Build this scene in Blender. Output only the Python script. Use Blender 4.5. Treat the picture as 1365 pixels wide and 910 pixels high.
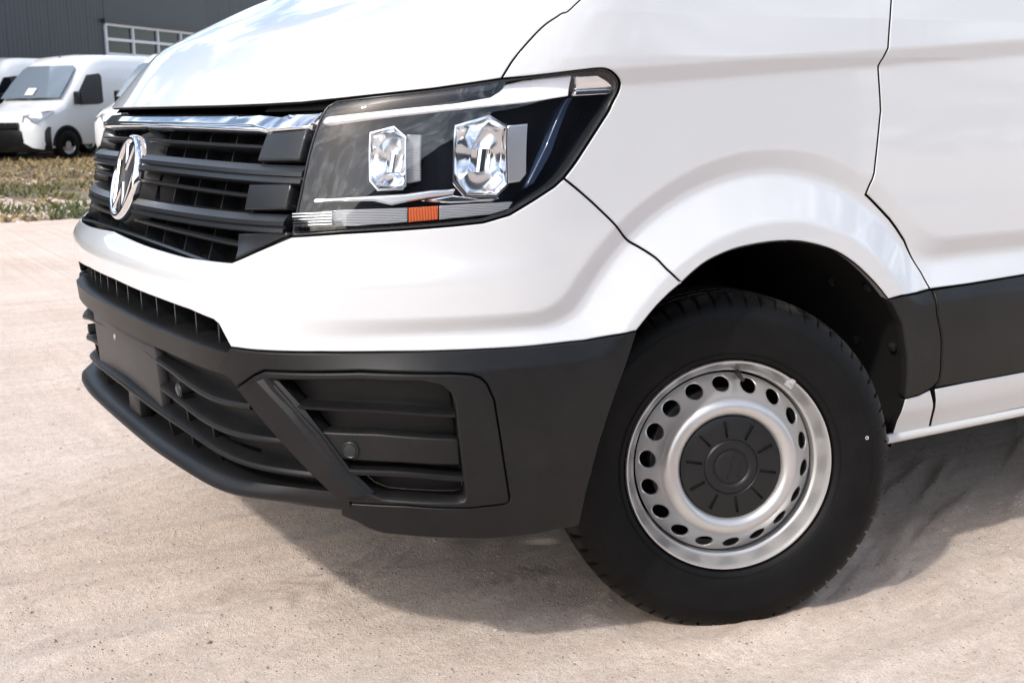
import bpy, bmesh, math, random
import numpy as np
from mathutils import Vector, Matrix, Quaternion
from mathutils.bvhtree import BVHTree
from mathutils.geometry import delaunay_2d_cdt
import time
T0 = time.time()
random.seed(7); RNG = np.random.default_rng(7)
for o in list(bpy.data.objects): bpy.data.objects.remove(o)
scene = bpy.context.scene
COL = scene.collection
R_ = math.radians

# ------------------------------------------------------------------ camera, sky, sun, exposure
# world: X runs rearwards along the van, Y across it away from the camera, Z up;
# front axle at x = 0, flank of the van near y = 0.05, its centre line at y = 1.02
CAM_ROT = Matrix(((0.86354, 0.10898, -0.49236), (-0.50399, 0.15327, -0.85000), (-0.01717, 0.98216, 0.18728)))
CAM_POS = Vector((-1.6311, -1.8341, 1.0907))
CAM_F = 1658.69
cam_d = bpy.data.cameras.new('camera'); cam = bpy.data.objects.new('camera', cam_d); COL.objects.link(cam)
cam.matrix_world = Matrix.Translation(CAM_POS) @ CAM_ROT.to_4x4()
cam_d.sensor_width = 36; cam_d.lens = 36 * CAM_F / 1365; cam_d.clip_start = .05; cam_d.clip_end = 2000
cam_d.dof.use_dof = True; cam_d.dof.focus_distance = 2.65; cam_d.dof.aperture_fstop = 10
scene.camera = cam
SUN_DIR = Vector((-1.05, -.43, 1.0)).normalized()          # towards the sun
world = bpy.data.worlds.new('World'); scene.world = world; world.use_nodes = True
wn = world.node_tree.nodes; wl = world.node_tree.links
sky = wn.new('ShaderNodeTexSky'); sky.sky_type = 'NISHITA'; sky.sun_disc = False
sky.sun_elevation = math.asin(SUN_DIR.z); sky.sun_rotation = math.atan2(SUN_DIR.x, SUN_DIR.y)
sky.air_density = 1.0; sky.dust_density = 2.6; sky.ozone_density = 1.0
# broken fair-weather cloud all over the sky
tcw = wn.new('ShaderNodeTexCoord'); sx = wn.new('ShaderNodeSeparateXYZ'); wl.new(tcw.outputs['Generated'], sx.inputs[0])
zc = wn.new('ShaderNodeMath'); zc.operation = 'MAXIMUM'; wl.new(sx.outputs[2], zc.inputs[0]); zc.inputs[1].default_value = 0
za = wn.new('ShaderNodeMath'); za.operation = 'ADD'; wl.new(zc.outputs[0], za.inputs[0]); za.inputs[1].default_value = .16
dv = wn.new('ShaderNodeVectorMath'); dv.operation = 'DIVIDE'; wl.new(tcw.outputs['Generated'], dv.inputs[0]); cz = wn.new('ShaderNodeCombineXYZ'); [wl.new(za.outputs[0], cz.inputs[i]) for i in range(3)]; wl.new(cz.outputs[0], dv.inputs[1])
cn = wn.new('ShaderNodeTexNoise'); cn.inputs['Scale'].default_value = 3.0; cn.inputs['Detail'].default_value = 8; cn.inputs['Roughness'].default_value = .6; cn.inputs['Distortion'].default_value = .5; wl.new(dv.outputs[0], cn.inputs['Vector'])
cr = wn.new('ShaderNodeValToRGB'); cr.color_ramp.elements[0].position = .47; cr.color_ramp.elements[1].position = .60; cr.color_ramp.elements[1].color = (.92, .92, .92, 1); wl.new(cn.outputs[0], cr.inputs[0])
mxw = wn.new('ShaderNodeMix'); mxw.data_type = 'RGBA'; wl.new(cr.outputs[0], mxw.inputs[0]); wl.new(sky.outputs[0], mxw.inputs[6]); cn2 = wn.new('ShaderNodeTexNoise'); cn2.inputs['Scale'].default_value = 5.5; cn2.inputs['Detail'].default_value = 6; cn2.inputs['Distortion'].default_value = .8; wl.new(dv.outputs[0], cn2.inputs['Vector'])
cc2 = wn.new('ShaderNodeValToRGB'); cc2.color_ramp.elements[0].position = .40; cc2.color_ramp.elements[1].position = .62; cc2.color_ramp.elements[0].color = (.33, .36, .41, 1); cc2.color_ramp.elements[1].color = (1, 1, 1, 1); wl.new(cn2.outputs[0], cc2.inputs[0])
cm = wn.new('ShaderNodeMix'); cm.data_type = 'RGBA'; cm.blend_type = 'MULTIPLY'; cm.inputs[0].default_value = 1; cm.inputs[6].default_value = (11.5, 11.6, 11.9, 1); wl.new(cc2.outputs[0], cm.inputs[7]); sc_ = wn.new('ShaderNodeMix'); sc_.data_type = 'RGBA'; sc_.blend_type = 'ADD'; sc_.inputs[0].default_value = 1; wl.new(cm.outputs[2], sc_.inputs[6]); wl.new(sky.outputs[0], sc_.inputs[7]); wl.new(sc_.outputs[2], mxw.inputs[7])
bg = wn['Background']; wl.new(mxw.outputs[2], bg.inputs[0]); bg.inputs[1].default_value = .15
sun_d = bpy.data.lights.new('sun', 'SUN'); sun = bpy.data.objects.new('sun', sun_d); COL.objects.link(sun)
sun_d.energy = 2.0; sun_d.angle = R_(2.0); sun_d.color = (1, .965, .915)
sun.rotation_euler = (-SUN_DIR).to_track_quat('-Z', 'Y').to_euler()
scene.view_settings.view_transform = 'Standard'; scene.view_settings.look = 'None'
scene.view_settings.exposure = .44; scene.view_settings.gamma = 1; scene.view_settings.use_curve_mapping = False
scene.render.engine = 'CYCLES'
# ------------------------------------------------------------------ the van's skin: a lofted surface S(s, v)
# s = arc length of the plan profile from the centre line, v = height (stretched along the hood)
YC = 1.02
def catmull(P, n=24):
    P = np.array(P, float); Q = np.vstack([2*P[0]-P[1], P, 2*P[-1]-P[-2]]); out = []
    for i in range(1, len(Q)-2):
        t = np.linspace(0, 1, n, endpoint=False)[:, None]
        a, b, c, d = Q[i-1], Q[i], Q[i+1], Q[i+2]
        out.append(.5*((2*b)+(-a+c)*t+(2*a-5*b+4*c-d)*t**2+(-a+3*b-3*c+d)*t**3))
    out.append(P[-1:]); return np.vstack(out)
_p = [(-1.040, 1.02), (-1.037, .90), (-1.027, .74), (-1.008, .585), (-.985, .455), (-.950, .345), (-.905, .270), (-.84, .204), (-.745, .145),
      (-.65, .098), (-.52, .060), (-.40, .050), (-.25, .0485), (0, .048), (.4, .048), (1, .048), (2, .048), (5, .048)]
_p = catmull([(p[0], 2*YC-p[1]) for p in _p[:0:-1]] + _p)
_l = np.r_[0, np.cumsum(np.hypot(*np.diff(_p, axis=0).T))]
_l -= _l[len(_l)//2]
_sg = np.arange(-5.8, 5.8, .004)
_px = np.interp(_sg, _l, _p[:, 0]); _py = np.interp(_sg, _l, _p[:, 1])
_k = np.exp(-.5*(np.arange(-25, 26)/9.0)**2); _k /= _k.sum()
_px = np.convolve(np.pad(_px, 25, mode='edge'), _k, 'valid'); _py = np.convolve(np.pad(_py, 25, mode='edge'), _k, 'valid')
_zx = np.array([(.10, -.93), (.20, -.950), (.30, -.978), (.36, -1.002), (.42, -1.018), (.52, -1.030), (.60, -1.037), (.66, -1.040), (.74, -1.0405), (.775, -1.039), (.79, -1.034), (.805, -1.022), (.825, -1.004),
       (.85, -.993), (.90, -.983), (.96, -.968), (1.03, -.946), (1.075, -.926), (1.092, -.916), (1.103, -.905), (1.120, -.889), (1.145, -.866), (1.18, -.832), (1.24, -.765), (1.275, -.70), (1.31, -.620), (1.38, -.447), (1.44, -.26), (1.50, -.07), (1.54, .06)])
_zz = catmull(_zx, 30)
ZHOOD = 1.085
_va = np.r_[0, np.cumsum(np.hypot(*np.diff(_zz, axis=0).T))]
_i0 = np.argmin(abs(_zz[:, 0]-ZHOOD))
_vv = np.where(np.arange(len(_zz)) <= _i0, _zz[:, 0], ZHOOD+_va-_va[_i0])
VMAX = _vv[-1]-.02
def v2z(v): return np.where(v < _vv[-1], np.interp(v, _vv, _zz[:, 0]), _zz[-1, 0]+(v-_vv[-1]))
def z2v(z): return np.interp(z, _zz[:, 0], _vv)
_ys = np.array([(.1, .12), (.2, .085), (.3, .050), (.36, .028), (.42, .010), (.50, 0), (.66, 0), (1.0, 0), (1.17, .0), (1.25, .008), (1.35, .026), (1.5, .06), (2, .16)])
def sstep(t): t = np.clip(t, 0, 1); return t*t*(3-2*t)
def smin(a, b, k): h = np.maximum(k-abs(a-b), 0)/k; return np.minimum(a, b)-h*h*k*.25
AX, AZ = .058, .40
def relief(x, z, nx):
    """pressed lines of the flank: shoulder crease and wheel-arch flare (metres, outwards positive)"""
    side = sstep((x+.80)/.38)
    zc = 1.168+.054*x
    h = np.interp(zc-z, [-.002, .003, .032, .038, .36], [0, -.0012, -.0125, -.0132, -.0030])*sstep((x+.62)/.30)
    r = np.hypot(x-AX, z-AZ)-.595
    dr = z-.785; df = (z-.722)*1.5
    rear = dr+np.where(x < .30, (.30-x)*2.2, 0)
    front = df+np.where(x > -.20, (x+.20)*2.2, 0)
    d = smin(smin(r, rear, .05), front, .06)
    p = np.interp(d, [-.30, -.185, -.146, -.141, -.136, -.060, -.053, -.046, -.039, -.004, .002], [.027, .0265, .0255, .0250, .0236, -.0110, -.0130, -.0135, -.0128, -.0012, 0])
    # softened steps
    fr = sstep((x+.95)/.30)
    return h+p*fr
def S0(s, v):
    s = np.asarray(s, float); v = np.asarray(v, float); z = v2z(v)
    xb = np.interp(s, _sg, _px); yb = np.interp(s, _sg, _py)
    k = -np.interp(z, _zz[:, 0], _zz[:, 1])/1.040
    t = np.clip(-xb/1.040, 0, 1); w = np.where(t < .12, t*t/.24+0*t, t-.06)/.94
    x = xb+w*(1-k)*1.040
    off = np.interp(z, _ys[:, 0], _ys[:, 1])*(1-w)
    near = yb < YC
    y = yb+np.where(near, off, -off)
    return x, y, z
def _nrm(f, s, v, e=.003):
    a = np.stack(f(s+e, v), -1)-np.stack(f(s-e, v), -1); b = np.stack(f(s, v+e), -1)-np.stack(f(s, v-e), -1)
    n = np.cross(a, b); return n/np.linalg.norm(n, axis=-1, keepdims=True)
def S1(s, v):
    x, y, z = S0(s, v); n = _nrm(S0, s, v); h = relief(x, z, n[..., 0])
    return x+n[..., 0]*h, y+n[..., 1]*h, z+n[..., 2]*h
def S(s, v, off=0.0):
    """points on the skin (n,3) moved off metres outwards, and normals"""
    s = np.asarray(s, float); v = np.asarray(v, float)
    P = np.stack(S1(s, v), -1); N = _nrm(S1, s, v, .004)
    return P+N*np.asarray(off)[..., None], N
DS = .008
_gs = np.arange(-.9, 2.75, DS); _gv = np.arange(.16, VMAX, DS)
_GS, _GV = np.meshgrid(_gs, _gv, indexing='ij')
_GP = np.stack(S1(_GS, _GV), -1)
_nv = len(_gv)
def _quads(ns, nv):
    i = (np.arange(ns-1)[:, None]*nv+np.arange(nv-1)[None, :]).ravel()
    return np.stack([i, i+nv, i+nv+1, i+1], -1)
_Q = _quads(len(_gs), _nv)
_T = np.vstack([_Q[:, [0, 1, 2]], _Q[:, [0, 2, 3]]])
_V = _GP.reshape(-1, 3)
BVH = BVHTree.FromPolygons(_V.tolist(), _T.tolist())
_UV = np.stack([_GS.ravel(), _GV.ravel()], -1)
def pix_ray(x, y): return (CAM_ROT @ Vector((x-682.5, 455-y, -CAM_F))).normalized()
def uv(x, y):
    """where a sight line of the survey camera meets the skin"""
    d = pix_ray(x, y); loc, n, i, dist = BVH.ray_cast(CAM_POS, d)
    if loc is None: raise ValueError('ray misses skin %s' % ((x, y),))
    a, b, c = _T[i]; A, B, Cc = _V[a], _V[b], _V[c]; p = np.array(loc)
    v0, v1, v2 = B-A, Cc-A, p-A
    d00, d01, d11, d20, d21 = v0@v0, v0@v1, v1@v1, v2@v0, v2@v1
    den = d00*d11-d01*d01; bb = (d11*d20-d01*d21)/den; cc = (d00*d21-d01*d20)/den
    q = _UV[a]*(1-bb-cc)+_UV[b]*bb+_UV[c]*cc
    return (float(q[0]), float(q[1]))
def UV(*pts): return [uv(*p) for p in pts]

def proj(P):
    q = (np.asarray(P)-np.array(CAM_POS)) @ np.array(CAM_ROT); return np.stack([682.5+CAM_F*q[..., 0]/-q[..., 2], 455-CAM_F*q[..., 1]/-q[..., 2]], -1)
def uvo(pts, off):
    """the same for a layer lying off metres above (below) the skin"""
    q = np.array([uv(*p) for p in pts]); t = np.array(pts, float); o = np.full(len(q), float(off)); e = 1e-3
    for _ in range(6):
        f0 = proj(S(q[:, 0], q[:, 1], o)[0]); fs = (proj(S(q[:, 0]+e, q[:, 1], o)[0])-f0)/e; fv = (proj(S(q[:, 0], q[:, 1]+e, o)[0])-f0)/e
        d = t-f0; det = fs[:, 0]*fv[:, 1]-fs[:, 1]*fv[:, 0]
        ds = (d[:, 0]*fv[:, 1]-d[:, 1]*fv[:, 0])/det; dv = (fs[:, 0]*d[:, 1]-fs[:, 1]*d[:, 0])/det
        q = q+np.clip(np.stack([ds, dv], -1), -.05, .05)
    return [tuple(r) for r in q]
# ------------------------------------------------------------------ materials
MATS = {}
def mat(name, col, rough=.5, metal=0, coat=0, spec=.5, bump=0, bscale=400, var=0, vscale=6, trans=0):
    if name in MATS: return MATS[name]
    m = bpy.data.materials.new(name); m.use_nodes = True; nt = m.node_tree; n = nt.nodes; l = nt.links; b = n['Principled BSDF']
    b.inputs['Base Color'].default_value = (*col, 1); b.inputs['Roughness'].default_value = rough; b.inputs['Metallic'].default_value = metal
    b.inputs['Coat Weight'].default_value = coat; b.inputs['Coat Roughness'].default_value = .04; b.inputs['Specular IOR Level'].default_value = spec
    tc = n.new('ShaderNodeTexCoord')
    if bump:
        t = n.new('ShaderNodeTexNoise'); t.inputs['Scale'].default_value = bscale; t.inputs['Detail'].default_value = 3; l.new(tc.outputs['Object'], t.inputs['Vector'])
        bp = n.new('ShaderNodeBump'); bp.inputs['Strength'].default_value = bump; bp.inputs['Distance'].default_value = .002; l.new(t.outputs[0], bp.inputs['Height']); l.new(bp.outputs[0], b.inputs['Normal'])
    if var:
        t = n.new('ShaderNodeTexNoise'); t.inputs['Scale'].default_value = vscale; t.inputs['Detail'].default_value = 6; t.inputs['Roughness'].default_value = .65; l.new(tc.outputs['Object'], t.inputs['Vector'])
        r = n.new('ShaderNodeValToRGB'); r.color_ramp.elements[0].position = .35; r.color_ramp.elements[1].position = .75
        r.color_ramp.elements[0].color = (*[c*(1-var) for c in col], 1); r.color_ramp.elements[1].color = (*[min(1, c*(1+var)) for c in col], 1)
        l.new(t.outputs[0], r.inputs[0]); l.new(r.outputs[0], b.inputs['Base Color'])
    MATS[name] = m; return m
PAINT = mat('white paint', (.575, .588, .600), .30, coat=1.0, var=.015, vscale=2.5)
PLASTIC = mat('grained black plastic', (.0062, .0065, .0070), .41, spec=.30, bump=.16, bscale=750, var=.28, vscale=7)
GLOSSBLK = mat('smooth black plastic', (.016, .0175, .0195), .27, var=.1, vscale=12)
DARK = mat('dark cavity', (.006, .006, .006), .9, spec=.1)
CHROME = mat('chrome', (.86, .87, .88), .05, metal=1)
SATIN = mat('satin silver', (.80, .81, .82), .30, metal=1)
RUBBER = mat('tyre rubber', (.0042, .0042, .0044), .55, spec=.17, bump=.15, bscale=500, var=.35, vscale=14)
RIMP = mat('silver wheel paint', (.53, .528, .525), .35, metal=.7, coat=.15)
STEEL = mat('brake steel', (.22, .21, .20), .4, metal=.8, var=.3, vscale=40)
ZINC = mat('zinc balance weight', (.52, .53, .53), .4, metal=.6)
HOUSE = mat('headlight housing', (.004, .005, .009), .35, spec=.15)
BLADE = mat('pale light guide', (.92, .93, .95), .25, coat=.5)
BOWL = mat('mirror reflector', (.90, .91, .92), .13, metal=1)
ORANGE = mat('orange reflector', (.50, .095, .025), .25)
GAPSHADE = mat('joint shade', (.004, .004, .004), .8, spec=.2)  # dark colour on panel edges stands for the shade deep in the joints
RIBBED = mat('ribbed clear reflector', (.36, .365, .375), .28, metal=.2, coat=.6)
REFL = mat('frosted reflector', (.78, .79, .80), .16, metal=1, bump=.05, bscale=160)
def streaky(m):
    """faint run-off streaks and dust in the paint"""
    nt = m.node_tree; n = nt.nodes; l = nt.links; b = n['Principled BSDF']; src = b.inputs['Base Color'].links[0].from_socket
    tc = n.new('ShaderNodeTexCoord'); mp = n.new('ShaderNodeMapping'); mp.inputs['Scale'].default_value = (16, 16, .55); l.new(tc.outputs['Object'], mp.inputs[0])
    t = n.new('ShaderNodeTexNoise'); t.inputs['Scale'].default_value = 2.4; t.inputs['Detail'].default_value = 5; t.inputs['Roughness'].default_value = .7; l.new(mp.outputs[0], t.inputs['Vector'])
    t2 = n.new('ShaderNodeTexNoise'); t2.inputs['Scale'].default_value = 1.7; t2.inputs['Detail'].default_value = 2; l.new(tc.outputs['Object'], t2.inputs['Vector'])
    r = n.new('ShaderNodeValToRGB'); r.color_ramp.elements[0].position = .56; r.color_ramp.elements[1].position = .74; l.new(t.outputs[0], r.inputs[0])
    r2 = n.new('ShaderNodeValToRGB'); r2.color_ramp.elements[0].position = .46; r2.color_ramp.elements[1].position = .66; r2.color_ramp.elements[1].color = (.22, .22, .22, 1); l.new(t2.outputs[0], r2.inputs[0])
    mu = n.new('ShaderNodeMath'); mu.operation = 'MULTIPLY'; l.new(r.outputs[0], mu.inputs[0]); l.new(r2.outputs[0], mu.inputs[1])
    x = n.new('ShaderNodeMix'); x.data_type = 'RGBA'; l.new(mu.outputs[0], x.inputs[0]); l.new(src, x.inputs[6]); x.inputs[7].default_value = (.50, .45, .40, 1); l.new(x.outputs[2], b.inputs['Base Color'])
streaky(PAINT)
def dusty(m, col, amount, scale, radial=None):
    """settled sand dust in patches; radial: only on the tread, beyond that radius"""
    nt = m.node_tree; n = nt.nodes; l = nt.links; b = n['Principled BSDF']; src = b.inputs['Base Color'].links[0].from_socket; tc = n.new('ShaderNodeTexCoord')
    t = n.new('ShaderNodeTexNoise'); t.inputs['Scale'].default_value = scale; t.inputs['Detail'].default_value = 7; t.inputs['Roughness'].default_value = .72; l.new(tc.outputs['Object'], t.inputs['Vector'])
    r = n.new('ShaderNodeValToRGB'); r.color_ramp.elements[0].position = .42; r.color_ramp.elements[1].position = .75; r.color_ramp.elements[1].color = (amount, amount, amount, 1); l.new(t.outputs[0], r.inputs[0]); f = r.outputs[0]
    if radial:
        sx = n.new('ShaderNodeSeparateXYZ'); l.new(tc.outputs['Object'], sx.inputs[0]); cx = n.new('ShaderNodeCombineXYZ'); l.new(sx.outputs[0], cx.inputs[0]); l.new(sx.outputs[2], cx.inputs[1])
        ln = n.new('ShaderNodeVectorMath'); ln.operation = 'LENGTH'; l.new(cx.outputs[0], ln.inputs[0]); mr = n.new('ShaderNodeMapRange'); mr.inputs[1].default_value = radial; mr.inputs[2].default_value = radial+.02; l.new(ln.outputs['Value'], mr.inputs[0])
        mu = n.new('ShaderNodeMath'); mu.operation = 'MULTIPLY'; l.new(f, mu.inputs[0]); l.new(mr.outputs[0], mu.inputs[1]); f = mu.outputs[0]
    x = n.new('ShaderNodeMix'); x.data_type = 'RGBA'; l.new(f, x.inputs[0]); l.new(src, x.inputs[6]); x.inputs[7].default_value = (*col, 1); l.new(x.outputs[2], b.inputs['Base Color'])
dusty(PLASTIC, (.050, .046, .042), .16, 5.0); dusty(RUBBER, (.110, .095, .082), .70, 16, .338)
GLASSD = mat('dark glass', (.010, .013, .016), .03, spec=.6)
def ribs(m, scale, axis='X', strength=.6):
    nt = m.node_tree; n = nt.nodes; l = nt.links; tc = n.new('ShaderNodeTexCoord'); w = n.new('ShaderNodeTexWave'); w.wave_type = 'BANDS'; w.bands_direction = axis; w.inputs['Scale'].default_value = scale
    l.new(tc.outputs['Object'], w.inputs['Vector']); b = n.new('ShaderNodeBump'); b.inputs['Strength'].default_value = strength; b.inputs['Distance'].default_value = .002; l.new(w.outputs['Fac'], b.inputs['Height']); l.new(b.outputs[0], n['Principled BSDF'].inputs['Normal'])
ribs(RIBBED, 110, 'Z', .7); ribs(ORANGE, 70, 'X', .6)
def lens_mat():
    m = bpy.data.materials.new('clear lens'); m.use_nodes = True; nt = m.node_tree; n = nt.nodes; l = nt.links
    n.remove(n['Principled BSDF']); out = n['Material Output']
    tr = n.new('ShaderNodeBsdfTransparent'); tr.inputs[0].default_value = (.93, .94, .96, 1)
    gl = n.new('ShaderNodeBsdfGlossy'); gl.inputs['Roughness'].default_value = .015
    fr = n.new('ShaderNodeFresnel'); fr.inputs['IOR'].default_value = 1.7
    mx = n.new('ShaderNodeMixShader'); ge = n.new('ShaderNodeNewGeometry'); iv = n.new('ShaderNodeMath'); iv.operation = 'SUBTRACT'; iv.inputs[0].default_value = 1; l.new(ge.outputs['Backfacing'], iv.inputs[1]); ml = n.new('ShaderNodeMath'); ml.operation = 'MULTIPLY'; l.new(fr.outputs[0], ml.inputs[0]); l.new(iv.outputs[0], ml.inputs[1]); l.new(ml.outputs[0], mx.inputs[0]); l.new(tr.outputs[0], mx.inputs[1]); l.new(gl.outputs[0], mx.inputs[2]); l.new(mx.outputs[0], out.inputs[0])
    return m
LENS = lens_mat()

# ------------------------------------------------------------------ mesh helpers
TWIN = {}
def label(o, text, cat, group=None, kind=None):
    if text: o['label'] = text
    if cat: o['category'] = cat
    if group: o['group'] = group
    if kind: o['kind'] = kind
    return o
def empty(name, loc=(0, 0, 0), parent=None, rot=(0, 0, 0), twin=False):
    o = bpy.data.objects.new(name, None); COL.objects.link(o); o.empty_display_size = .2
    o.location = loc; o.rotation_euler = rot
    if parent: o.parent = parent
    if twin: TWIN[o] = empty(name, loc, TWIN.get(parent, parent), rot)
    return o
def link(name, me, m, parent=None):
    o = bpy.data.objects.new(name, me); COL.objects.link(o); me.materials.append(m)
    if parent: o.parent = parent
    return o
def mesh(name, V, F, N=None, smooth=True, ang=None):
    me = bpy.data.meshes.new(name); me.from_pydata([tuple(map(float, v)) for v in V], [], [tuple(map(int, f)) for f in F]); me.update()
    if smooth: me.polygons.foreach_set('use_smooth', [True]*len(me.polygons))
    if ang is not None: me.set_sharp_from_angle(angle=R_(ang))
    if N is not None: me.normals_split_custom_set_from_vertices([tuple(map(float, n)) for n in N])
    return me
def mk(name, V, F, m, parent=None, N=None, smooth=True, ang=None, twin=False, m2=None):
    V = np.asarray(V, float)
    o = link(name, mesh(name, V, F, N, smooth, ang), m, parent)
    def second(q):
        if m2: q.data.materials.append(m2[0]); q.data.polygons.foreach_set('material_index', np.isin(np.arange(len(F)), m2[1]).astype(int))
    second(o)
    if twin:
        W = V.copy(); W[:, 1] = 2*YC-W[:, 1]; M = None
        if N is not None: M = np.array(N, float); M[:, 1] *= -1
        TWIN[o] = link(name, mesh(name, W, [tuple(reversed(f)) for f in F], M, smooth, ang), m, TWIN.get(parent, parent)); second(TWIN[o])
    return o
def inside(P, poly):
    P = np.asarray(P); poly = np.asarray(poly); x, y = P[:, 0], P[:, 1]; r = np.zeros(len(P), bool)
    a = poly; b = np.roll(poly, -1, 0)
    for (x1, y1), (x2, y2) in zip(a, b):
        c = ((y1 > y) != (y2 > y)); 
        with np.errstate(divide='ignore', invalid='ignore'): xi = (x2-x1)*(y-y1)/(y2-y1+1e-15)+x1
        r ^= c & (x < xi)
    return r
def area(p): p = np.asarray(p); q = np.roll(p, -1, 0); return .5*np.sum(p[:, 0]*q[:, 1]-q[:, 0]*p[:, 1])
def resample(poly, step):
    out = []; n = len(poly)
    for i in range(n):
        a = np.array(poly[i]); b = np.array(poly[(i+1) % n]); k = max(1, int(math.ceil(np.linalg.norm(b-a)/step)))
        for j in range(k): out.append(a+(b-a)*j/k)
    return np.array(out)
def smooth_line(pts, step=.012):
    """a curve through traced points"""
    return [tuple(p) for p in catmull(pts, 5)]
def inset(poly, d):
    """shrink a counter-clockwise outline by d"""
    p = np.asarray(poly); a = np.roll(p, 1, 0); b = np.roll(p, -1, 0)
    e1 = p-a; e2 = b-p; e1 /= np.linalg.norm(e1, axis=1, keepdims=True)+1e-12; e2 /= np.linalg.norm(e2, axis=1, keepdims=True)+1e-12
    n1 = np.stack([-e1[:, 1], e1[:, 0]], -1); n2 = np.stack([-e2[:, 1], e2[:, 0]], -1)
    m = n1+n2; m /= np.linalg.norm(m, axis=1, keepdims=True)+1e-12
    c = np.clip((m*n1).sum(1), .45, 1)[:, None]
    return p+m*d/c
def min_dist(P, loop):
    a = loop; b = np.roll(loop, -1, 0); D = np.full(len(P), 9.)
    for p, q in zip(a, b):
        e = q-p; L = e@e+1e-15; t = np.clip(((P-p)@e)/L, 0, 1); D = np.minimum(D, np.hypot(*(P-p-t[:, None]*e).T))
    return D
def panel(name, poly, m, parent, off=0., thick=.02, gap=.002, bev=.0025, grid=.012, holes=(), twin=False, offf=None, gv=None, edge=None):
    """a pressed sheet that follows the skin inside the outline poly (s, v), with rolled edges"""
    poly = np.array(poly, float)
    if area(poly) < 0: poly = poly[::-1]
    loops = []
    for k, lp in enumerate([poly]+[np.array(h, float) for h in holes]):
        if k and area(lp) > 0: lp = lp[::-1]
        lp = resample(lp, max(grid, .008)); o = inset(lp, gap); loops.append((o, inset(o, bev)))
    gv = gv or grid
    lo = loops[0][1].min(0); hi = loops[0][1].max(0)
    gx = np.arange(math.floor(lo[0]/grid)*grid, hi[0], grid); gy = np.arange(math.floor(lo[1]/gv)*gv, hi[1], gv)
    G = np.stack(np.meshgrid(gx, gy, indexing='ij'), -1).reshape(-1, 2)
    keep = inside(G, loops[0][1])
    for lp in loops[1:]: keep &= ~inside(G, lp[1])
    G = G[keep]
    d = np.min([min_dist(G, lp[1]) for lp in loops], axis=0) if len(G) else np.array([])
    G = G[d > grid*.35] if len(G) else G
    pts = []; edges = []
    for o, i in loops:
        b = len(pts); pts += [tuple(p) for p in i]; n = len(i); edges += [(b+j, b+(j+1) % n) for j in range(n)]
    nb = len(pts); pts += [tuple(p) for p in G]
    r = delaunay_2d_cdt([Vector(p) for p in pts], edges, [], 0, 1e-7)
    UVs = np.array([tuple(v) for v in r[0]]); T = np.array([tuple(f) for f in r[2] if len(f) == 3])
    c = UVs[T].mean(1); ok = inside(c, loops[0][1])
    for lp in loops[1:]: ok &= ~inside(c, lp[1])
    T = T[ok]
    orig = {}
    for k, src in enumerate(r[3]):
        for q in src: orig[q] = k
    def O(u): return off+(offf(u[:, 0], u[:, 1]) if offf else 0)*np.ones(len(u))
    def SN(u):
        if not offf: return S(u[:, 0], u[:, 1], O(u))
        e = .003; q = lambda a, b: S(u[:, 0]+a, u[:, 1]+b, O(u+np.array((a, b))))[0]
        P_ = S(u[:, 0], u[:, 1], O(u))[0]; n_ = np.cross(q(e, 0)-q(-e, 0), q(0, e)-q(0, -e)); return P_, n_/np.linalg.norm(n_, axis=1, keepdims=True)
    P, N = SN(UVs)
    V = [P]; NN = [N]; F = []
    a2 = np.cross(P[T[:, 1]]-P[T[:, 0]], P[T[:, 2]]-P[T[:, 0]]); fl = (a2*N[T[:, 0]]).sum(1) < 0
    T[fl] = T[fl][:, ::-1]; F += [tuple(t) for t in T]
    base = len(P); b = 0; sides = []
    for o, i in loops:
        n = len(i); Pi, Ni = SN(i); Po, No = S(o[:, 0], o[:, 1], O(o)-bev*.8); Pb = S(o[:, 0], o[:, 1], O(o)-thick)[0]
        out = Po-Pi; out -= Ni*(out*Ni).sum(1, keepdims=True); out /= np.linalg.norm(out, axis=1, keepdims=True)+1e-9
        n1 = Ni*.5+out*.85; n1 /= np.linalg.norm(n1, axis=1, keepdims=True)
        V += [Po, Pb]; NN += [n1, out]
        for j in range(n):
            k = (j+1) % n; ia, ib = orig[b+j], orig[b+k]
            F.append((ia, base+j, base+k, ib)); sides.append(len(F)); F.append((base+j, base+n+j, base+n+k, base+k))
        base += 2*n; b += n
    V = np.vstack(V); NN = np.vstack(NN)
    FF = []
    for f in F:
        if len(f) == 4:
            nn = np.cross(V[f[1]]-V[f[0]], V[f[2]]-V[f[0]])
            if nn@(NN[f[0]]+NN[f[1]]+NN[f[2]]) < 0: f = tuple(reversed(f))
        FF.append(f)
    if edge is None and (m is PAINT or 'cladding' in name): edge = GAPSHADE
    return mk(name, V, FF, m, parent, NN, twin=twin, m2=(edge, sides) if edge else None)
def sym(half):
    """close a half outline (from the centre line out and back to it) into a symmetric one"""
    h = [tuple(p) for p in half]; return h+[(-s, v) for s, v in reversed(h) if abs(s) > 1e-6]
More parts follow.
